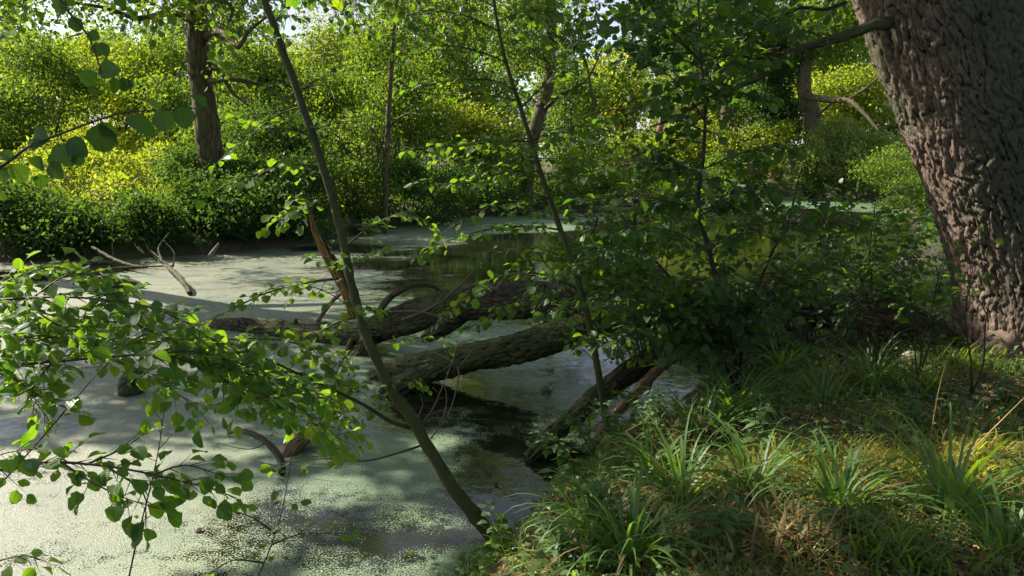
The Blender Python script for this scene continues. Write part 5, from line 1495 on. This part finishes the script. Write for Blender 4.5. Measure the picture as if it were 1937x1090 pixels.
# fallen leaves
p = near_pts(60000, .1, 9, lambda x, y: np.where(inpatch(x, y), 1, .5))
p[:, 2] += g.uniform(.0, .02, len(p))
sz = g.uniform(.018, .055, len(p))
V, F_, uv = stamp(np.array([(0, 0, 0), (-.32, .3, .1), (-.28, .7, .06), (0, 1, .12), (.3, .65, .02), (.3, .25, .14)]), np.array([(0, 5, 4, 3, 2, 1)]), np.zeros((6, 2)), p, unit(g, len(p)) * (1, 1, .2), unit(g, len(p)) * .45 + (0, 0, 1), sz)
me = mesh_np('leaf_litter', V, [F_], M['litter'], attrs={'lv': np.repeat(g.uniform(0, 1, len(p)), 6)})
link('leaf_litter', me)['kind'] = 'stuff'
# ground ivy and small herbs
x, y = scatter(60000, -.5, 9, 2, 13, g, lambda x, y: (pond_sd(x, y) > .05))
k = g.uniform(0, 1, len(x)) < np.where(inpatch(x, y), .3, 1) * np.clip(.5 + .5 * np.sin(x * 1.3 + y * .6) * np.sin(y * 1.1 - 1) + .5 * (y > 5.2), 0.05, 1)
x, y = x[k], y[k]
pts = np.stack([x, y, ground_z(x, y) + g.uniform(.02, .16, len(x))], -1)
foliage('ground_herbs', None, 'herb', pts, np.tile((0, 0, .3), (len(pts), 1)), .034, 93, .1, up=1.0, aspect=1.1)

# leafy herbs, one by one
def herb(px, py, label, h, nl, seed, cat='plant', name='leafy_herb', ls=.07, lean=(0, 0), mk='herb', leaf='nettle', Y_=None, stems=1):
    z_ = .5
    for _ in range(12):
        q = PZ(px, py, z_); z_ = .5 * z_ + .5 * max(0, gz(q[0], q[1]))
    if Y_: q = P(px, py, Y_)
    q[2] = max(-.05, gz(q[0], q[1]) - .01)
    D = Plant(name, q, label, cat, leaf, mk, 'herbstem', seed)
    g = D.g
    for s_ in range(stems):
        dx, dy = lean[0] * g.uniform(.5, 1.3) + g.normal(0, .08), lean[1] + g.normal(0, .08)
        top = q + np.array((dx, dy, h * g.uniform(.8, 1.1)))
        mid = q * .45 + top * .55 + np.array((-dx * .15, 0, h * .12))
        q0 = q + np.array((g.normal(0, .04), g.normal(0, .04), 0))
        c = catmull([q0, mid, top], .02)
        MB().add(tube([q0, mid, top], [.004, .003, .0015], 6, .04)).build('stem', M['herbstem'], D.e, D.o)
        for i in range(nl):
            t = .25 + .75 * (i + .5) / nl
            p = c[int(t * (len(c) - 1))]
            a = i * math.pi / 2 + g.uniform(-.3, .3)
            for sg in (0, math.pi):
                Yd = np.array((math.cos(a + sg), math.sin(a + sg), g.uniform(-.35, .25)))
                D.leafat(p + Yd * .015, Yd, np.array((g.normal(0, .2), g.normal(0, .2), 1)), ls * g.uniform(.6, 1.2) * (1.15 - .55 * t))
    D.finish()
M['herbstem'] = bark_mat('green_stem', (0.05, 0.07, 0.02), (0.10, 0.13, 0.04), None, 0, (20, 20, 1), .1, .001, False, .6)
H_ = [(1110, 930, 'pale-leaved bramble arching out over the duckweed', .38, 7, (-.35, 0), 3, .085), (1180, 860, 'bramble spray at the foot of the thin sapling', .42, 7, (-.2, 0), 3, .075), (1240, 850, 'nettle clump with pale sunlit leaves on the bank edge', .48, 8, (-.08, 0), 4, .075),
      (1150, 1000, 'nettles with broad grey-green leaves low on the bank', .35, 6, (-.25, 0), 3, .09), (1290, 860, 'small nettles behind the loose sedge clump', .4, 7, (0, 0), 3, .065), (1130, 870, 'bramble leaves reaching left past the log tip', .4, 6, (-.3, 0), 3, .07), (1065, 1075, 'low pale nettle at the bottom by the bright seedling', .28, 5, (-.1, 0), 3, .075),
      (1430, 860, 'lobed pale herb catching sun beside the upright sedge', .3, 4, (-.05, 0), 2, .10), (1440, 1010, 'broad three-leaved herb on the dim ground at the bottom', .14, 3, (0, 0), 2, .11), (1610, 1010, 'small dark ivy-like herb below the spreading sedge', .12, 3, (0, 0), 2, .08), (1720, 800, 'pale leafy herb in the half shade above the right sun patch', .2, 4, (.05, 0), 2, .085),
      (1790, 800, 'yellowed herb with spotted leaves above the right sun patch', .24, 4, (.05, 0), 2, .075), (1910, 780, 'broad dark-leaved herb at the right edge', .22, 4, (0, 0), 2, .10), (1360, 1040, 'leafy herb stems among the bottom sedge', .25, 5, (0, 0), 2, .08), (1560, 860, 'small green herb between the two middle sedges', .18, 4, (0, 0), 2, .07), (1850, 640, 'leafy stems climbing the oak foot', .5, 7, (0, 0), 3, .06),
      (1700, 650, 'nettle clump in the shade between oak and fallen tree', .6, 8, (0, 0), 4, .075), (1600, 660, 'nettles in front of the thick log end', .5, 8, (0, 0), 4, .075), (1500, 650, 'dark nettles beside the root of the fallen tree', .5, 8, (0, 0), 4, .07), (1770, 610, 'tall dim nettles right behind the log end', .7, 9, (0, 0), 4, .075), (1660, 560, 'leafy stems at the water edge beyond the fallen tree', .7, 9, (0, 0), 5, .08), (1720, 520, 'tall leafy stems beside the oak above the shore', .8, 9, (0, 0), 5, .08), (1780, 500, 'nettles glimpsed left of the oak at mid height', .9, 9, (0, 0), 5, .08)]
for i, (px, py, label, h, nl, lean, st, ls) in enumerate(H_):
    herb(px, py, label, h * 1.1, nl + 1, 500 + i, lean=lean, stems=st + 1, ls=ls * 1.2)
herb(945, 1095, 'bright yellow-green seedling at the bottom below the leaning trunk', .34, 4, 560, mk='alder', leaf='ovate', ls=.095, Y_=3.75, stems=4, cat='seedling', name='bright_seedling')
herb(880, 1090, 'dim small seedling at the bottom just left of the bright one', .25, 4, 561, mk='alder_dark', leaf='ovate', ls=.07, Y_=3.9, stems=3, cat='seedling', name='seedling')
# small leaves floating on the weed
g = np.random.default_rng(66)
for k in range(34):
    q = PZ(g.uniform(60, 1000), g.uniform(620, 1060), .012)
    if pond_sd(q[0], q[1]) > -.1: continue
    me = leaf_mesh('ovate' if k % 2 else 'round', 'dead_leaf' if k % 3 else 'f_yellow', k % 6)
    o = link('floating_leaf', me, None, tuple(q))
    s_ = g.uniform(.03, .06); o.scale = (s_, s_, s_); o.rotation_euler = (g.uniform(-.1, .15), 0, g.uniform(0, 6.3))
    tag(o, 'small curled fallen leaf floating flat on the duckweed', 'leaf', 'fallen leaves floating on the pond')
# tall dry stalks
def stalk(pts, label, r_, mk='straw_stem'):
    q = PP(*pts)
    e = empty('dry_stalk', q[0], label, 'stalk')
    MB().add(tube(q, np.linspace(r_, r_ * .4, len(q)), 6, .04)).build('stem', M[mk], e, q[0])
    return e, q
M['straw_stem'] = bark_mat('straw_stem', (0.28, 0.17, 0.06), (0.42, 0.28, 0.12), None, 0, (20, 20, 1), .1, .001, False, .6)
stalk([(1757, 855, 4.4), (1768, 780, 4.4), (1780, 720, 4.4), (1795, 670, 4.4)], 'tall reddish dry stalk standing in front of the oak foot', .004)
stalk([(1800, 890, 4.0), (1850, 840, 4.0), (1900, 790, 4.0), (1960, 730, 4.0)], 'slanting golden straw rising to the right edge', .005)
stalk([(1775, 850, 4.5), (1776, 800, 4.5), (1784, 740, 4.5)], 'short thin dry stalk beside the tall reddish one', .0025)
# pale stone by the log root
q = P(1722, 690, 6.3); q[2] = gz(q[0], q[1]) + .02
bm_V, bm_Q, bm_T, bm_uv = tube([q + (-.09, 0, -.02), q + (-.04, 0, .02), q + (.03, 0, .03), q + (.10, 0, -.02)], [.02, .06, .07, .02], 12, .03, wob=.12, seed=9)
m, n, out = mat('pale_stone')
b = ND(n, 'ShaderNodeBsdfPrincipled'); b.inputs['Roughness'].default_value = .9
tcn = ND(n, 'ShaderNodeTexCoord')
n.links.new(ramp(n, noise(n, tcn.outputs['Object'], 30, 4), [(.3, (.2, .18, .15)), (.7, (.42, .38, .33))]), b.inputs['Base Color'])
n.links.new(b.outputs[0], out.inputs[0])
st = link('stone', mesh_np('stone', bm_V - q, [bm_Q, bm_T], m, bm_uv, smooth=True), None, tuple(q))
tag(st, 'small pale stone on the ground between oak foot and fallen tree root', 'stone')

# ------------------------------------------------------------------ added unseen trees left of the frame; crowns shaped to shade pond and bank
def added_shade_tree(label, tpts, tr, crown, n_, size, clumps, csize, seed, mk='f_green'):
    g = np.random.default_rng(seed)
    b_ = np.array((tpts[0][0], tpts[0][1], gz(tpts[0][0], tpts[0][1]) - .1))
    e = empty('added_shade_tree', b_, label, 'tree')
    tp_ = [b_] + [np.array(q, float) for q in tpts[1:]]
    MB().add(tube(tp_, tr, 24, .1, bark_disp(16, .3, .02, seed), wob=.05)).build('trunk', M['far_bark'], e, b_)
    C = np.array([c[:3] for c in crown], float); Rr = np.array([c[3:] for c in crown], float)
    for c in C:
        s0 = tp_[-2]
        MB().add(tube([s0, s0 * .5 + c * .5 + (0, 0, .5), c], [tr[-2] * .6, .08, .02], 8, .2, wob=.06)).build('bough', M['far_bark'], e, b_)
    po, od, cc = cloud_pts(g, C, Rr, n_, clumps, csize, .1)
    vis = (po[:, 2] - CAMZ) / np.maximum(po[:, 1], .1) < .222
    k = ~sunlit(po) & ~(vis & (np.abs(po[:, 0]) < po[:, 1] * .7))
    foliage('crown', e, mk, po[k], od[k], size, seed, .3, b_)
added_shade_tree('added unseen tree left of the frame, crown shaped to shade the pond', [(-13.4, 17.5), (-13, 17, 3), (-12.2, 16, 6), (-11, 14.5, 9)], [.4, .33, .28, .18],
           [(-8.2, 11.2, 8.2, 3.2, 2.8, 1.6), (-9.2, 15.5, 9.2, 3.4, 3.2, 1.6), (-6.2, 14, 10, 3, 3, 1.5), (-10.5, 19.5, 9.5, 3, 3, 1.5), (-9.4, 8.7, 7.4, 2.2, 2.0, 1.2), (-14.5, 14, 8.5, 3, 3, 1.3), (-13, 11.5, 8, 2.5, 1.8, 1.2)], 66000, .12, 230, .8, 801)
added_shade_tree('added unseen tree on the near bank at left, crown shaped to shade the bank', [(-5.4, 1.2), (-5.3, 1.6, 3), (-4.8, 3, 5.6), (-4, 5, 7.6)], [.3, .26, .22, .15],
           [(-5.8, 9.2, 8.0, 2.6, 2.6, 1.3), (-5.5, 6.4, 7.6, 2.8, 1.8, 1.2), (-2.6, 9.8, 9.4, 2.6, 2.2, 1.2), (.6, 8.6, 8.6, 2.2, 2.0, 1.0), (-2.0, 6.2, 8.2, 2.2, 1.8, 1.0)], 56000, .11, 190, .75, 802)
